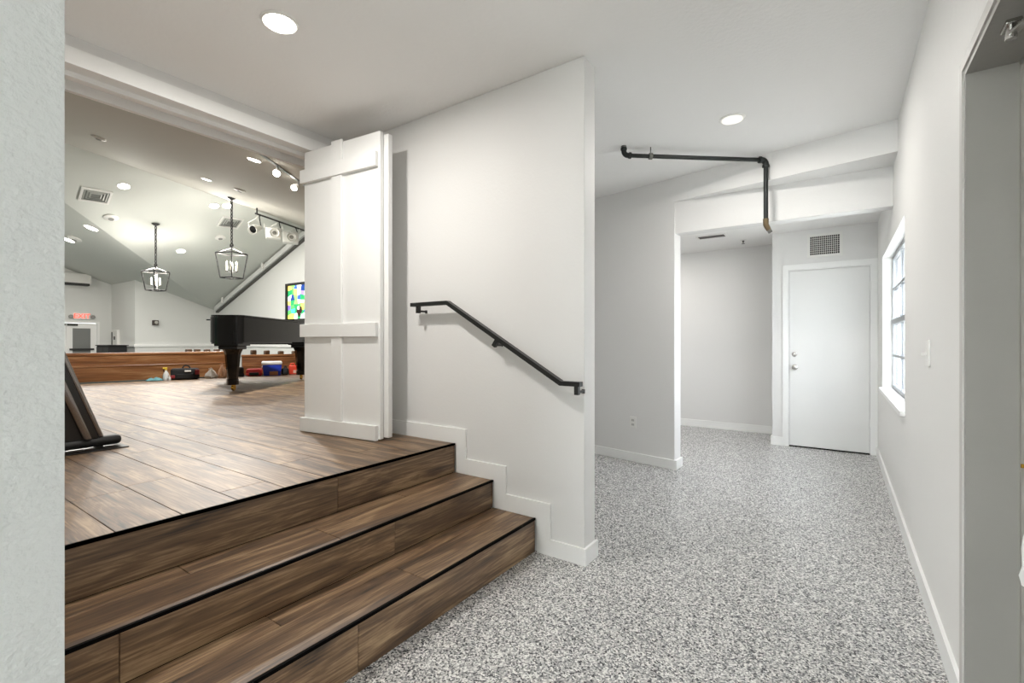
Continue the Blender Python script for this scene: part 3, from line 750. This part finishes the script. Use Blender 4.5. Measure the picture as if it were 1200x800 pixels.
# tool bag
def duffel(name, label, px, wpx, hpx, main, side, off=.2, handle=True, strip=True):
    t, s = put(name, label, 'bag', px, off); w = wpx*s; h = hpx*s; dp = .20
    b = MB().rbox(-w/2, w/2, -dp/2, dp/2, 0, h*.80, r=.045, seg=3)
    for p in b.v:
        if p.z > h*.5: p.y *= .7
    b.build('body', main, t, True)
    for sg in (-1, 1):
        MB().rbox(*sorted((sg*w*.34, sg*w*.50)), -dp/2-.006, -dp/2+.03, h*(.12 if sg < 0 else .34), h*(.34 if sg < 0 else .70), r=.012).build('side_pocket', side, t)
    if strip: MB().rbox(-w*.02, w*.20, -dp/2-.012, -dp/2+.05, h*.56, h*.66, r=.003).build('label_patch', PLASTW, t)
    MB().rbox(-w*.30, w*.28, -dp/2-.010, -dp/2+.02, h*.10, h*.42, r=.01).build('front_pocket', BLK, t)
    if handle: MB().tube([(-w*.10, -.02, h*.74), (-w*.06, -.02, h*.93), (w*.02, -.02, h), (w*.12, -.02, h*.95), (w*.20, -.02, h*.74)], .012, 8).build('handle', BLK, t, True)
duffel('tool_bag', 'black zip tool bag with dark red pockets and white patch on the stage edge', 217, 28, 16.5, BLK, mat('dark_red', (140, 36, 40), .6))
# plastic bags
def bag(name, label, px, wpx, hpx, m, seed, off=.2, parts='sack'):
    t, s = put(name, label, 'bag', px, off); w = wpx*s; h = hpx*s; rg = random.Random(seed)
    prof = [(.0, 1.), (.30, .92), (.55, .62), (.78, .40), (1., .10)]
    b = MB(); seg = 16; vs_ = []; fs_ = []
    lv = [(0, .44), (.10, .5), (.28, .50), (.50, .40), (.70, .28), (.86, .18), (1.0, .08)]
    for z, r in lv:
        for k in range(seg):
            a = 2*math.pi*k/seg; q = r*(1+.22*math.sin(5*a+z*6+seed)+rg.uniform(-.10, .10))
            vs_.append((q*w*math.cos(a), q*.22*math.sin(a), max(0, z*h+rg.uniform(-.012, .012)*(z > 0))))
    for i in range(len(lv)-1):
        for k in range(seg): fs_.append((i*seg+k, i*seg+(k+1) % seg, (i+1)*seg+(k+1) % seg, (i+1)*seg+k))
    fs_.append(tuple(range(seg-1, -1, -1))); fs_.append(tuple((len(lv)-1)*seg+k for k in range(seg)))
    b.add(vs_, fs_); b.build('sack', m, t, True)
    MB().tube([(-.03, 0, h*.9), (-.035, 0, h*1.04), (.0, 0, h*1.1), (.02, 0, h*1.02), (.02, 0, h*.9)], .006, 6).build('tie', m, t, True)
bag('plastic_bag', 'crumpled white plastic bag beside the tan bag on the stage edge', 247.5, 12, 11, mat('white_poly', (226, 219, 210), .35), 2)
bag('plastic_bag', 'tall tan plastic bag leaning behind the tail leg of the piano', 260.5, 9, 15, mat('tan_poly', (222, 172, 138), .4), 5, .2)
# dark bags / cooler / red can
t, s = put('work_boot', 'dark boot lying on its side next to the red bag', 'shoe', 279.5, .2)
b = MB().rbox(-6*s, 6*s, -.05, .05, 0, .075, r=.03, seg=3); b.rbox(-1*s, 5.5*s, -.05, .05, .05, 11.5*s, r=.04, seg=3); b.build('upper', BLK, t, True)
MB().rbox(-7*s, -4*s, -.052, .052, .0, .05, r=.02).build('toe_cap', mat('worn_toe', (150, 120, 112), .6), t, True)
duffel('red_bag', 'red and black zip bag beside the blue cooler', 298, 17, 11, RED, mat('bright_red', (226, 66, 58), .6), .2, False, False)
t, s = put('cooler', 'blue picnic cooler with white lid on the stage edge', 'cooler', 319, .24)
w = 20*s
b = MB().rbox(-w/2, w/2, -.13, .13, 0, 12.5*s, r=.012)
for p in b.v: p.x *= .88+.12*p.z/(12.5*s); p.y *= .88+.12*p.z/(12.5*s)
b.build('body', mat('cooler_blue', (28, 62, 190), .35), t, True)
MB().rbox(-w/2-.018, w/2+.008, -.14, .14, 12.5*s, 16.6*s, r=.025, seg=3).build('lid', PLASTW, t, True)
MB().rbox(-w*.14, w*.30, -.137, -.115, .012, .085, r=.003).build('sticker', mat('sticker_brown', (176, 120, 84), .5), t)
MB().tube([(-w/2-.004, -.12, 11*s), (-w/2-.02, -.06, 9*s), (-w/2-.02, .06, 9*s), (-w/2-.004, .12, 11*s)], .010, 6).build('handle', PLASTW, t, True)
duffel('black_bag', 'small black bag between the blue cooler and the red can', 334, 8, 10, BLK, BLK, .2, True, False)
t, s = put('red_can', 'small orange red plastic can beside the front leg of the piano', 'can', 343.5, .2)
REDC = mat('orange_red_plastic', (228, 72, 46), .4)
b = MB().rbox(-4.5*s, 4.5*s, -.06, .06, 0, 10.5*s, r=.02, seg=3); b.build('body', REDC, t, True)
MB().tube([(-3*s, 0, 10*s), (-2.4*s, 0, 12.6*s), (1*s, 0, 12.6*s), (2*s, 0, 10*s)], .012, 8).build('handle', REDC, t, True)
MB().lathe([(.001, 10*s), (.02, 10*s), (.02, 11.8*s), (.001, 11.8*s)], 10, Matrix.Translation((3.4*s, 0, 0))).build('cap', BLK, t, True)
MB().rbox(.2*s, 3.4*s, -.064, -.05, 1.5*s, 5*s, r=.003).build('label_patch', mat('pale_label', (236, 190, 170), .5), t)

# ------------------------------------------------------------------ lantern chandeliers
IRON = mat('lantern_iron', (34, 33, 32), .5)
def lantern(label, top, pyc, pyb, wpx, dims=None):
    d = depth(top); s = d/FPX
    z_apex = 1.22+(400-pyc)*s; z_bot = 1.22+(400-pyb)*s; hh = z_apex-z_bot; w = wpx*s/1.40
    if dims: z_bot, hh, w = dims
    t = thing('lantern_chandelier', label, 'chandelier', (top.x, top.y, z_bot), .35)
    zc = top.z-z_bot
    MB().lathe([(.001, zc-.05), (.04, zc-.05), (.085, zc-.02), (.09, zc), (.001, zc)], 18).build('canopy', IRON, t, True)
    ch = MB(); zz = hh+.02; i = 0
    while zz < zc-.06:
        Mi = Matrix.Translation((0, 0, zz+.045)) @ Matrix.Rotation(R90*(i % 2), 4, 'Z')
        pts = [Mi @ Vector((.022*math.cos(a), 0, .055*math.sin(a))) for a in [k*math.pi/4 for k in range(9)]]
        ch.tube(pts, .012, 5, False); zz += .088; i += 1
    ch.build('chain', IRON, t)
    w1_, w2_ = w/2, w*.36; zs_ = hh*.80
    sq = lambda r, z: [Vector((r*sx, r*sy, z)) for sx, sy in ((-1, -1), (1, -1), (1, 1), (-1, 1))]
    def ring(r, z, nm):
        q = sq(r, z); b = MB()
        for i in range(4): b.tube([q[i], q[(i+1) % 4]], .017, 4)
        b.build(nm, IRON, t)
    ring(w1_, zs_, 'top_frame'); ring(w2_, 0.012, 'bottom_frame')
    qa, qb = sq(w1_, zs_), sq(w2_, .012)
    for i in range(4): MB().tube([qa[i], qb[i]], .018, 4).build('corner_bar', IRON, t)
    for i in range(4): MB().tube([qa[i], Vector((0, 0, hh))], .017, 4).build('roof_bar', IRON, t)
    MB().tube([(0, 0, hh+.02), (0, 0, hh*.22)], .012, 6).build('stem', IRON, t)
    ld = bpy.data.lights.new('lamp', 'POINT'); ld.energy = CAN_W['lantern']; ld.color = (1, .95, .87); ld.shadow_soft_size = .10
    lo_ = bpy.data.objects.new('lamp', ld); C.objects.link(lo_); lo_.parent = t; lo_.location = (.0, .0, hh*.62)
    MB().tube([(.05*math.cos(a), 0, hh+.05+.05*math.sin(a)) for a in [k*math.pi/4 for k in range(9)]], .010, 5, False).build('hanging_loop', IRON, t)
    for k in range(4):
        a = math.pi/4+k*R90-.35+.3; x, y_ = w*.22*math.cos(a), w*.22*math.sin(a)
        arm = MB().tube([(0, 0, hh*.22), (x*.6, y_*.6, hh*.19), (x, y_, hh*.22)], .009, 6); arm.lathe([(.001, hh*.215), (.03, hh*.22), (.034, hh*.235), (.001, hh*.236)], 10, Matrix.Translation((x, y_, 0)))
        ao = arm.build('candle_arm', IRON, t, True)
        MB().lathe([(.001, hh*.236), (.022, hh*.236), (.022, hh*.42), (.001, hh*.42)], 10, Matrix.Translation((x, y_, 0))).build('candle_sleeve', mat('candle_ivory', (240, 234, 214), .5), ao, True)
        MB().lathe([(.001, hh*.42), (.014, hh*.43), (.018, hh*.47), (.010, hh*.53), (.001, hh*.56)], 10, Matrix.Translation((x, y_, 0))).build('bulb', mat('candle_bulb', (255, 240, 214), .4, emit=3), ao, True)
lantern('black open-frame lantern chandelier hung from the light slope before the blank wall', onplane(182.5, 262, Bp, Bn), 313, 340.5, 26.5)
lantern('added unseen lantern chandelier over the pews near the entrance', cpt(-17.0, .4), 0, 0, 0, (2.6, .66, .5))  # out-of-view lantern added to brighten the vault and walls
lantern('added unseen lantern chandelier over the pews by the opposite wall', cpt(-16.0, -2.2), 0, 0, 0, (2.6, .66, .5))  # second lantern added out of view for more sanctuary light
tp = onplane(271.5, 231.5, Ap, An)
lantern('black open-frame lantern chandelier on a long chain above the grand piano', tp, 290, 326, 32)

# ------------------------------------------------------------------ spotlight bar
p1 = onplane(301, 243.5, Ap, An); zbar = 1.22+(400-250.5)/FPX*depth(p1)
d1_ = depth(p1); b1 = Vector((p1.x, p1.y, zbar)); d2_ = d1_*(149.5/(400-272)); b2 = atd(362, 272, d2_); b2.z = zbar
bar = thing('lighting_bar', 'thin black lighting bar hung from the stage ceiling', 'light bar', b1)
bl = b2-b1; ext = bl*1.15
MB().tube([-bl.normalized()*.05, ext], .024, 8).build('bar', IRON, bar, True)
for k in (0, 1.1): 
    q = bl*k; zc = zon(b1.x+q.x, b1.y+q.y, Ap, An)-zbar
    if k: zc = min(zc, zon(b1.x+q.x, b1.y+q.y, Bp, Bn)-zbar)
    MB().tube([q, (q.x, q.y, abs(zc)-.003)], .02, 8).build('hanger', IRON, bar, True)
def spotlight(label, px, py, rpx, k, dark):
    p = b1+bl*k; s = depth(p)/FPX; c = atd(px, py, depth(p)); c.z = 1.22+(400-py)*s
    c = Vector((p.x, p.y, c.z)); c += Vector((CT, ST, 0))*((px-600)/FPX*depth(p) - (CT*p.x+ST*p.y))
    t = thing('stage_spotlight', label, 'spotlight', c, facing(c))
    R = rpx*s
    Mx = frame_to((-.55 if dark else .25, -.80, -.35), (0, 0, 0))
    HW = mat('spot_white', (214, 214, 208), .45)
    if dark:
        MB().lathe([(.001, -R*2.4), (R*.6, -R*2.3), (R*.8, -R*1.2), (R, -R*.6), (R, R*.6), (R*.9, R*.6), (R*.82, R*.2), (.001, R*.1)], 18, Mx).build('housing', HW, t, True)
        MB().lathe([(.001, R*.15), (R*.80, R*.25), (R*.78, R*.35), (.001, R*.4)], 16, Mx).build('lens', mat('spot_lens_dark', (20, 20, 20), .15), t, True)
    else:
        MB().rbox(-R*1.5, R*1.5, -R*.2, R*1.9, -R*1.15, R*1.15, r=R*.25, seg=3).build('housing', HW, t, True)
        MB().lathe([(R*.62, 0), (R*.95, 0), (R*1.02, R*.4), (R*.9, R*.5), (R*.7, R*.15)], 18, Matrix.Translation((R*.2, -R*.2, 0)) @ Matrix.Rotation(R90, 4, 'X')).build('bezel', HW, t, True)
        MB().lathe([(.001, 0), (R*.7, 0), (R*.66, R*.12), (.001, R*.2)], 16, Matrix.Translation((R*.2, -R*.2, 0)) @ Matrix.Rotation(R90, 4, 'X')).build('lens', mat('spot_lens', (120, 120, 112), .3), t, True)
        for sx in (-1, 1): MB().box(sx*R*1.7-.01, sx*R*1.7+.01, R*.1, R*1.2, R*1.0, R*1.9).build('barn_door', HW, t)
    top = zbar-c.z
    loc_bar = Matrix.Rotation(-t.rotation_euler.z, 4, 'Z') @ (Vector((p.x, p.y, zbar))-c)
    b = MB()
    for sx in (-1, 1): b.tube([(sx*R*1.05, R*.6, 0), (sx*R*1.05, R*.6, top*.45), (loc_bar.x*.6, loc_bar.y*.6, top*.75), (loc_bar.x, loc_bar.y, top-.026)], .012, 6)
    b.build('yoke', HW, t, True)
    MB().tube([(R*.6, R*1.6, R*.3), (R*1.5, R*1.8, R*.8), (R*1.1, R*.8, top*.9), (loc_bar.x+.04, loc_bar.y, top-.02)], .014, 6).build('power_cable', BLK, t, True)
spotlight('white tubular spotlight with dark lens hanging from the lighting bar', 297.5, 268.5, 5.2, .02, True)
spotlight('boxy white spotlight in the middle of the lighting bar', 320.5, 273, 5.6, .36, False)
spotlight('boxy white spotlight on the lighting bar next to the open door leaf', 340.5, 278, 5.6, .68, False)

# track near the header with glowing heads
ta = onplane(300, 175, Ap, An); tb = onplane(357, 216, Ap, An)
t = thing('track_rail', 'thin grey lighting track on the stage ceiling near the opening', 'track', ta)
MB().tube([Vector((0, 0, -.012)), tb-ta+Vector((0, 0, -.012)), (tb-ta)*1.25+Vector((0, 0, -.012))], .02, sq=(.034, .022)).build('rail', ALU, t)
for i, (px, py) in enumerate(((328, 205), (347, 222))):
    p = onplane(px-2, py-12, Ap, An); k = (p-ta).dot(tb-ta)/(tb-ta).length_squared; p = ta+(tb-ta)*k
    d = depth(p); c = atd(px, py, d)
    h = thing('track_light', ['glowing track light head nearer the ceiling header end of the track', 'glowing track light head beside the top of the open door leaf'][i], 'track light', p)
    l = c-p
    MB().tube([Vector((0, 0, -.024)), l*.5], .012, 8).build('stem', ALU, h, True)
    Mx = frame_to(l+Vector((.0, -.1, 0)), l*.5)
    MB().lathe([(.001, 0), (.03, 0), (.045, .05), (.045, .075)], 16, Mx).build('housing', PLASTW, h, True)
    MB().ball(l*.5+(l+Vector((0, -.1, 0))).normalized()*.07, .047, 14).build('bulb', mat('track_bulb', (255, 250, 238), .4, emit=14), h, True)

# ceiling sprinklers, detectors and vents of the vault
def disc(label, px, py, P, N, r, cat='smoke detector', group=None, name='smoke_detector'):
    p = onplane(px, py, P, N); n = -N if N.z > 0 else N
    t = thing(name, label, cat, p, 0, group); M = frame_to(n, (0, 0, 0))
    MB().lathe([(.001, 0), (r, 0), (r, r*.18), (r*.75, r*.34), (.001, r*.36)], 20, M).build('body', PLASTW, t, True)
    MB().lathe([(.001, r*.3), (r*.4, r*.3), (r*.36, r*.46), (.001, r*.46)], 14, M).build('sensor', mat('detector_grey', (150, 150, 146), .5), t, True)
disc('white ceiling sensor disc above the stage next to the light slope', 116, 161, Ap, An, .10)
disc('white ceiling sensor disc above the stage near the lighting bar', 281, 222, Ap, An, .11)
disc('small ceiling sensor disc above the stage near the lighting track', 277, 162.5, Ap, An, .07)
disc('white smoke detector on the light slope next to the square diffuser', 130, 254.5, Bp, Bn, .15)
disc('white smoke detector on the light slope beside the lantern above the piano', 258, 278, Bp, Bn, .14)
disc('white smoke detector on the shaded slope above the entrance', 88, 279, Cp, Cn, .16)
def diffuser(label, px, py, w):
    p = onplane(px, py, Bp, Bn); n = -Bn; t = thing('air_diffuser', label, 'vent', p); M = frame_to(n, (0, 0, 0)) @ Matrix.Rotation(.1, 4, 'Z')
    b = MB()
    for a in range(4):
        Mr = M @ Matrix.Rotation(a*R90, 4, 'Z'); b.box(-w, w*.84, w*.84, w, 0, .03, Mr)
    b.build('frame', PLASTW, t)
    MB().box(-w*.84, w*.84, -w*.84, w*.84, .001, .008, M).build('backing', mat('diffuser_grey', (120, 122, 118), .6), t)
    for a in range(4):
        for k in (.3, .5, .7):
            Mr = M @ Matrix.Rotation(a*R90, 4, 'Z')
            MB().solid([Mr @ Vector((-w*k, w*k, .02)), Mr @ Vector((w*k, w*k, .02)), Mr @ Vector((w*(k+.1), w*(k+.1), .010)), Mr @ Vector((-w*(k+.1), w*(k+.1), .010))], n*.003).build('slat', mat('diffuser_slat', (176, 177, 172), .5), t)
diffuser('square ceiling air diffuser on the light slope by the detector', 112, 229, .27)
diffuser('square ceiling air diffuser behind the chain of the lantern above the piano', 270, 260.5, .27)

# duct along the gable wall
g0 = onY(250, 363, YR-.1); dd = Vector((1, 0, BB)).normalized()
ct = struct(thing('duct_gable', 'white boxed duct running up the gable wall under the slope', None, (XD+.35, YR, 0)))
def gp(x, off, z): return Vector((x-(XD+.35), off, PZ+BB*(x-XD)+z))
b = MB(); x0, x1 = XD+.4, -12.9
b.solid([gp(x0, -.001, -.05), gp(x1, -.001, -.05), gp(x1, -.16, -.05), gp(x0, -.16, -.05)], (0, 0, -.17)); b.build('casing', SWALL, ct)
b = MB(); b.solid([gp(x0, -.001, -.222), gp(x1, -.001, -.222), gp(x1, -.10, -.222), gp(x0, -.10, -.222)], (0, 0, -.05)); b.build('underside_strip', mat('strip_grey', (92, 92, 88), .6), ct)  # grey strip along the underside of the casing
for px, py in ((308, 303), (261, 352)):
    p = onY(px, py, YR-.17); q = gp(p.x, -.17, -.05)
    MB().rbox(q.x-.05, q.x+.05, q.y-.05, q.y+.005, q.z-.14, q.z+.10, r=.015).build('bracket', PLASTW, ct)

# gable wall window of stained glass (and its twin on the opposite wall)
cols = [(86, 190, 92), (238, 242, 236), (120, 96, 190), (60, 96, 200), (216, 222, 96), (40, 150, 90), (226, 236, 244), (150, 130, 214), (70, 190, 200), (236, 210, 110), (30, 60, 130), (140, 214, 110)]
GL = [mat('stained_glass_%s' % n, c, .2, emit=1.0) for n, c in zip('emerald clear violet blue lemon green pale lilac aqua amber navy lime'.split(), cols)]  # panes emit their own colour in place of daylight from behind
def stained(name, label, x0, x1, z0, z1, y, sg, seed):
    t = struct(thing(name, label, None, ((x0+x1)/2, y, z0))); w = (x1-x0)/2; h = z1-z0; f = .07; rg = random.Random(seed)
    b = MB(); Y0, Y1 = sorted((0, -sg*.10))
    b.box(-w, -w+f, Y0, Y1, 0, h); b.box(w-f, w, Y0, Y1, 0, h); b.box(-w+f, w-f, Y0, Y1, 0, f); b.box(-w+f, w-f, Y0, Y1, h-f, h); b.build('window_frame', IRON, t)
    nx, nz = 6, 7
    P_ = [[(-w+f+(2*w-2*f)*(i/nx+(rg.uniform(-.3, .3)/nx if 0 < i < nx else 0)), f+(h-2*f)*(j/nz+(rg.uniform(-.32, .32)/nz if 0 < j < nz else 0))) for j in range(nz+1)] for i in range(nx+1)]
    yb = -sg*.03
    for i in range(nx):
        for j in range(nz):
            q = [P_[i][j], P_[i+1][j], P_[i+1][j+1], P_[i][j+1]]; mx = sum(a for a, _ in q)/4; mz = sum(c for _, c in q)/4
            q = [(mx+(a-mx)*.96, mz+(c-mz)*.96) for a, c in q]
            MB().prism(q, lambda a, c, k: Vector((a, yb if k == 0 else yb-sg*.012, c))).build('pane', rg.choice(GL+GL[:1]*2+GL[5:6]*2+GL[11:]), t)
    MB().box(-w+f, w-f, *sorted((0, -sg*.02)), f, h-f).build('lead_backing', IRON, t)
    MB().prism([(0.02, h*.10), (.14*w+.1, h*.26), (.16*w+.06, h*.36), (0, h*.40), (-.16*w, h*.34), (-.12*w-.04, h*.24)], lambda a, c, k: Vector((a+w*.12, -sg*.045 if k == 0 else -sg*.055, c))).build('pane', mat('stained_glass_brown', (74, 34, 26), .3), t)
    MB().lathe([(.001, 0), (.06, 0), (.06, .008), (.001, .008)], 14, Matrix.Translation((w*.12, -sg*.056, h*.34)) @ Matrix.Rotation(sg*R90, 4, 'X')).build('pane', GL[1], t)
a_ = onY(337.5, 333, YR); c_ = onY(357, 372, YR)
stained('window_3', 'stained glass window glowing green and violet beside the door leaf', a_.x, a_.x+1.25, c_.z-.1, a_.z, YR, 1, 4)
stained('window_4', 'stained glass window in the opposite sanctuary wall', -7.6, -6.6, 1.0, 3.2, -4.0, -1, 9)
disc('small round sensor on the gable wall above the piano', 315, 326, Vector((0, YR, 0)), Vector((0, 1, -.0001)), .10)
# entrance doors
d4 = struct(thing('door_4', 'white double entrance doors with narrow glass lights under the exit sign', None, (XEE, E3Y[0], -.05)))
dw = E3Y[1]-E3Y[0]; dh = DZ3+.05
b = MB(); b.box(-.15, .03, 0, .06, 0, dh); b.box(-.15, .03, dw-.06, dw, 0, dh); b.box(-.15, .03, .06, dw-.06, dh-.06, dh); b.build('frame', TRIMW, d4)
LG = mat('dark_lobby_glass', (130, 132, 130), .12)
for k in range(2):
    y0 = .06+k*(dw-.12)/2; y1 = y0+(dw-.12)/2-.006; s_ = .17
    b = MB(); b.box(-.10, -.05, y0, y0+s_, .01, dh-.07); b.box(-.10, -.05, y1-s_, y1, .01, dh-.07); b.box(-.10, -.05, y0+s_, y1-s_, .01, .25); b.box(-.10, -.05, y0+s_, y1-s_, dh-.25, dh-.07)
    lf = b.build('door_leaf', TRIMW, d4)
    MB().box(-.08, -.07, y0+s_, y1-s_, .25, dh-.25).build('pane', LG, lf)
    MB().box(-.05, .01, y0+s_*.5, y1-s_*.5, .96, 1.02).build('push_bar', IRON, lf)
    MB().rbox(-.05, .02, (y1-.30 if k == 0 else y0+.02), (y1-.02 if k == 0 else y0+.30), dh-.16, dh-.10, r=.01).build('door_closer', IRON, lf)
# exit sign
p = onX(95.5, 370.5, XEE); ex = thing('exit_sign', 'red lit exit sign above the entrance doors', 'sign', p)
MB().rbox(0, .06, -.24, .24, -.12, .12, r=.02).build('housing', PLASTW, ex)
cu = bpy.data.curves.new('exit_text', 'FONT'); cu.body = 'EXIT'; cu.size = .22; cu.extrude = .004; cu.align_x = 'CENTER'; cu.align_y = 'CENTER'
to = bpy.data.objects.new('exit_text', cu); C.objects.link(to)
bpy.context.view_layer.update()
me = bpy.data.meshes.new_from_object(to.evaluated_get(bpy.context.evaluated_depsgraph_get())); bpy.data.objects.remove(to)
REDL = mat('exit_red', (255, 70, 52), .4, emit=1.6)
me.materials.clear(); me.materials.append(REDL)
lt = bpy.data.objects.new('lettering', me); C.objects.link(lt); lt.parent = ex; lt.location = (.062, 0, 0); lt.rotation_euler = (R90, 0, R90); lt.scale = (1, 1.05, 1)
for sy in (-1, 1):
    MB().lathe([(.001, 0), (.05, 0), (.07, .05), (.06, .07), (.001, .07)], 12, Matrix.Translation((.04, sy*.30, -.02)) @ Matrix.Rotation(R90, 4, 'Y')).build('emergency_lamp', mat('lamp_head_grey', (150, 150, 146), .4), ex, True)
# notice box, black box, projector, wall speaker
p = onX(137.5, 396.5, XD+.04); p = onY(137.5, 396, YRET-.0)
nb = thing('notice_box', 'white wall-mounted box with dark slots beside the entrance', 'wall box', p)
MB().rbox(-.30, .30, -.10, 0, -.30, .30, r=.02).build('body', PLASTW, nb)
MB().box(-.24, -.16, -.108, -.10, -.25, .22).build('slot', DARKV, nb); MB().box(.0, .12, -.108, -.10, -.06, .06).build('button_plate', DARKV, nb)
p = onY(131, 404, YRET-.5)
kb = thing('black_cabinet', 'low black cabinet below the white wall box', 'cabinet', (p.x, YRET-.5, -.05))
MB().rbox(-.62, .62, -.25, .25, 0, p.z+.02, r=.02).build('body', BLK, kb); MB().rbox(-.66, .66, -.28, .28, p.z+.02, p.z+.05, r=.01).build('top', IRON, kb)
for sx in (-1, 1): MB().box(sx*.31-.29, sx*.31+.29, -.258, -.25, .08, p.z-.02).build('door_panel', IRON, kb)
p = onY(181.5, 378, 0) if False else onX(181.5, 378, XD)
ws = thing('wall_speaker', 'small dark square speaker on the blank sanctuary wall', 'speaker', p)
MB().rbox(0, .10, -.09, .09, -.09, .09, r=.02).build('cabinet', mat('speaker_brown', (66, 58, 52), .6), ws); MB().lathe([(.001, 0), (.05, 0), (.055, .01), (.001, .02)], 16, Matrix.Translation((.10, .01, .01)) @ Matrix.Rotation(R90, 4, 'Y')).build('cone', mat('cone_pale', (190, 188, 180), .6), ws, True)
pj = onX(86, 327, XEE)
pr = thing('air_conditioner', 'white wall air conditioner with dark vent high above the entrance', 'air conditioner', pj)
s = depth(pj)/FPX; w0 = -22*s; w1_ = 14*s
MB().rbox(.001, .32, w0, w1_, -6*s, 6.5*s, r=.04, seg=3).build('housing', PLASTW, pr, True)
MB().box(.10, .34, w0+.1, w1_-.06, -7.6*s, -6*s+.03).build('outlet_vent', IRON, pr)
for i in range(4): MB().box(.322, .33, w0+.1, w1_-.3, -3*s+i*.06, -3*s+i*.06+.02).build('slat', PLASTW, pr)
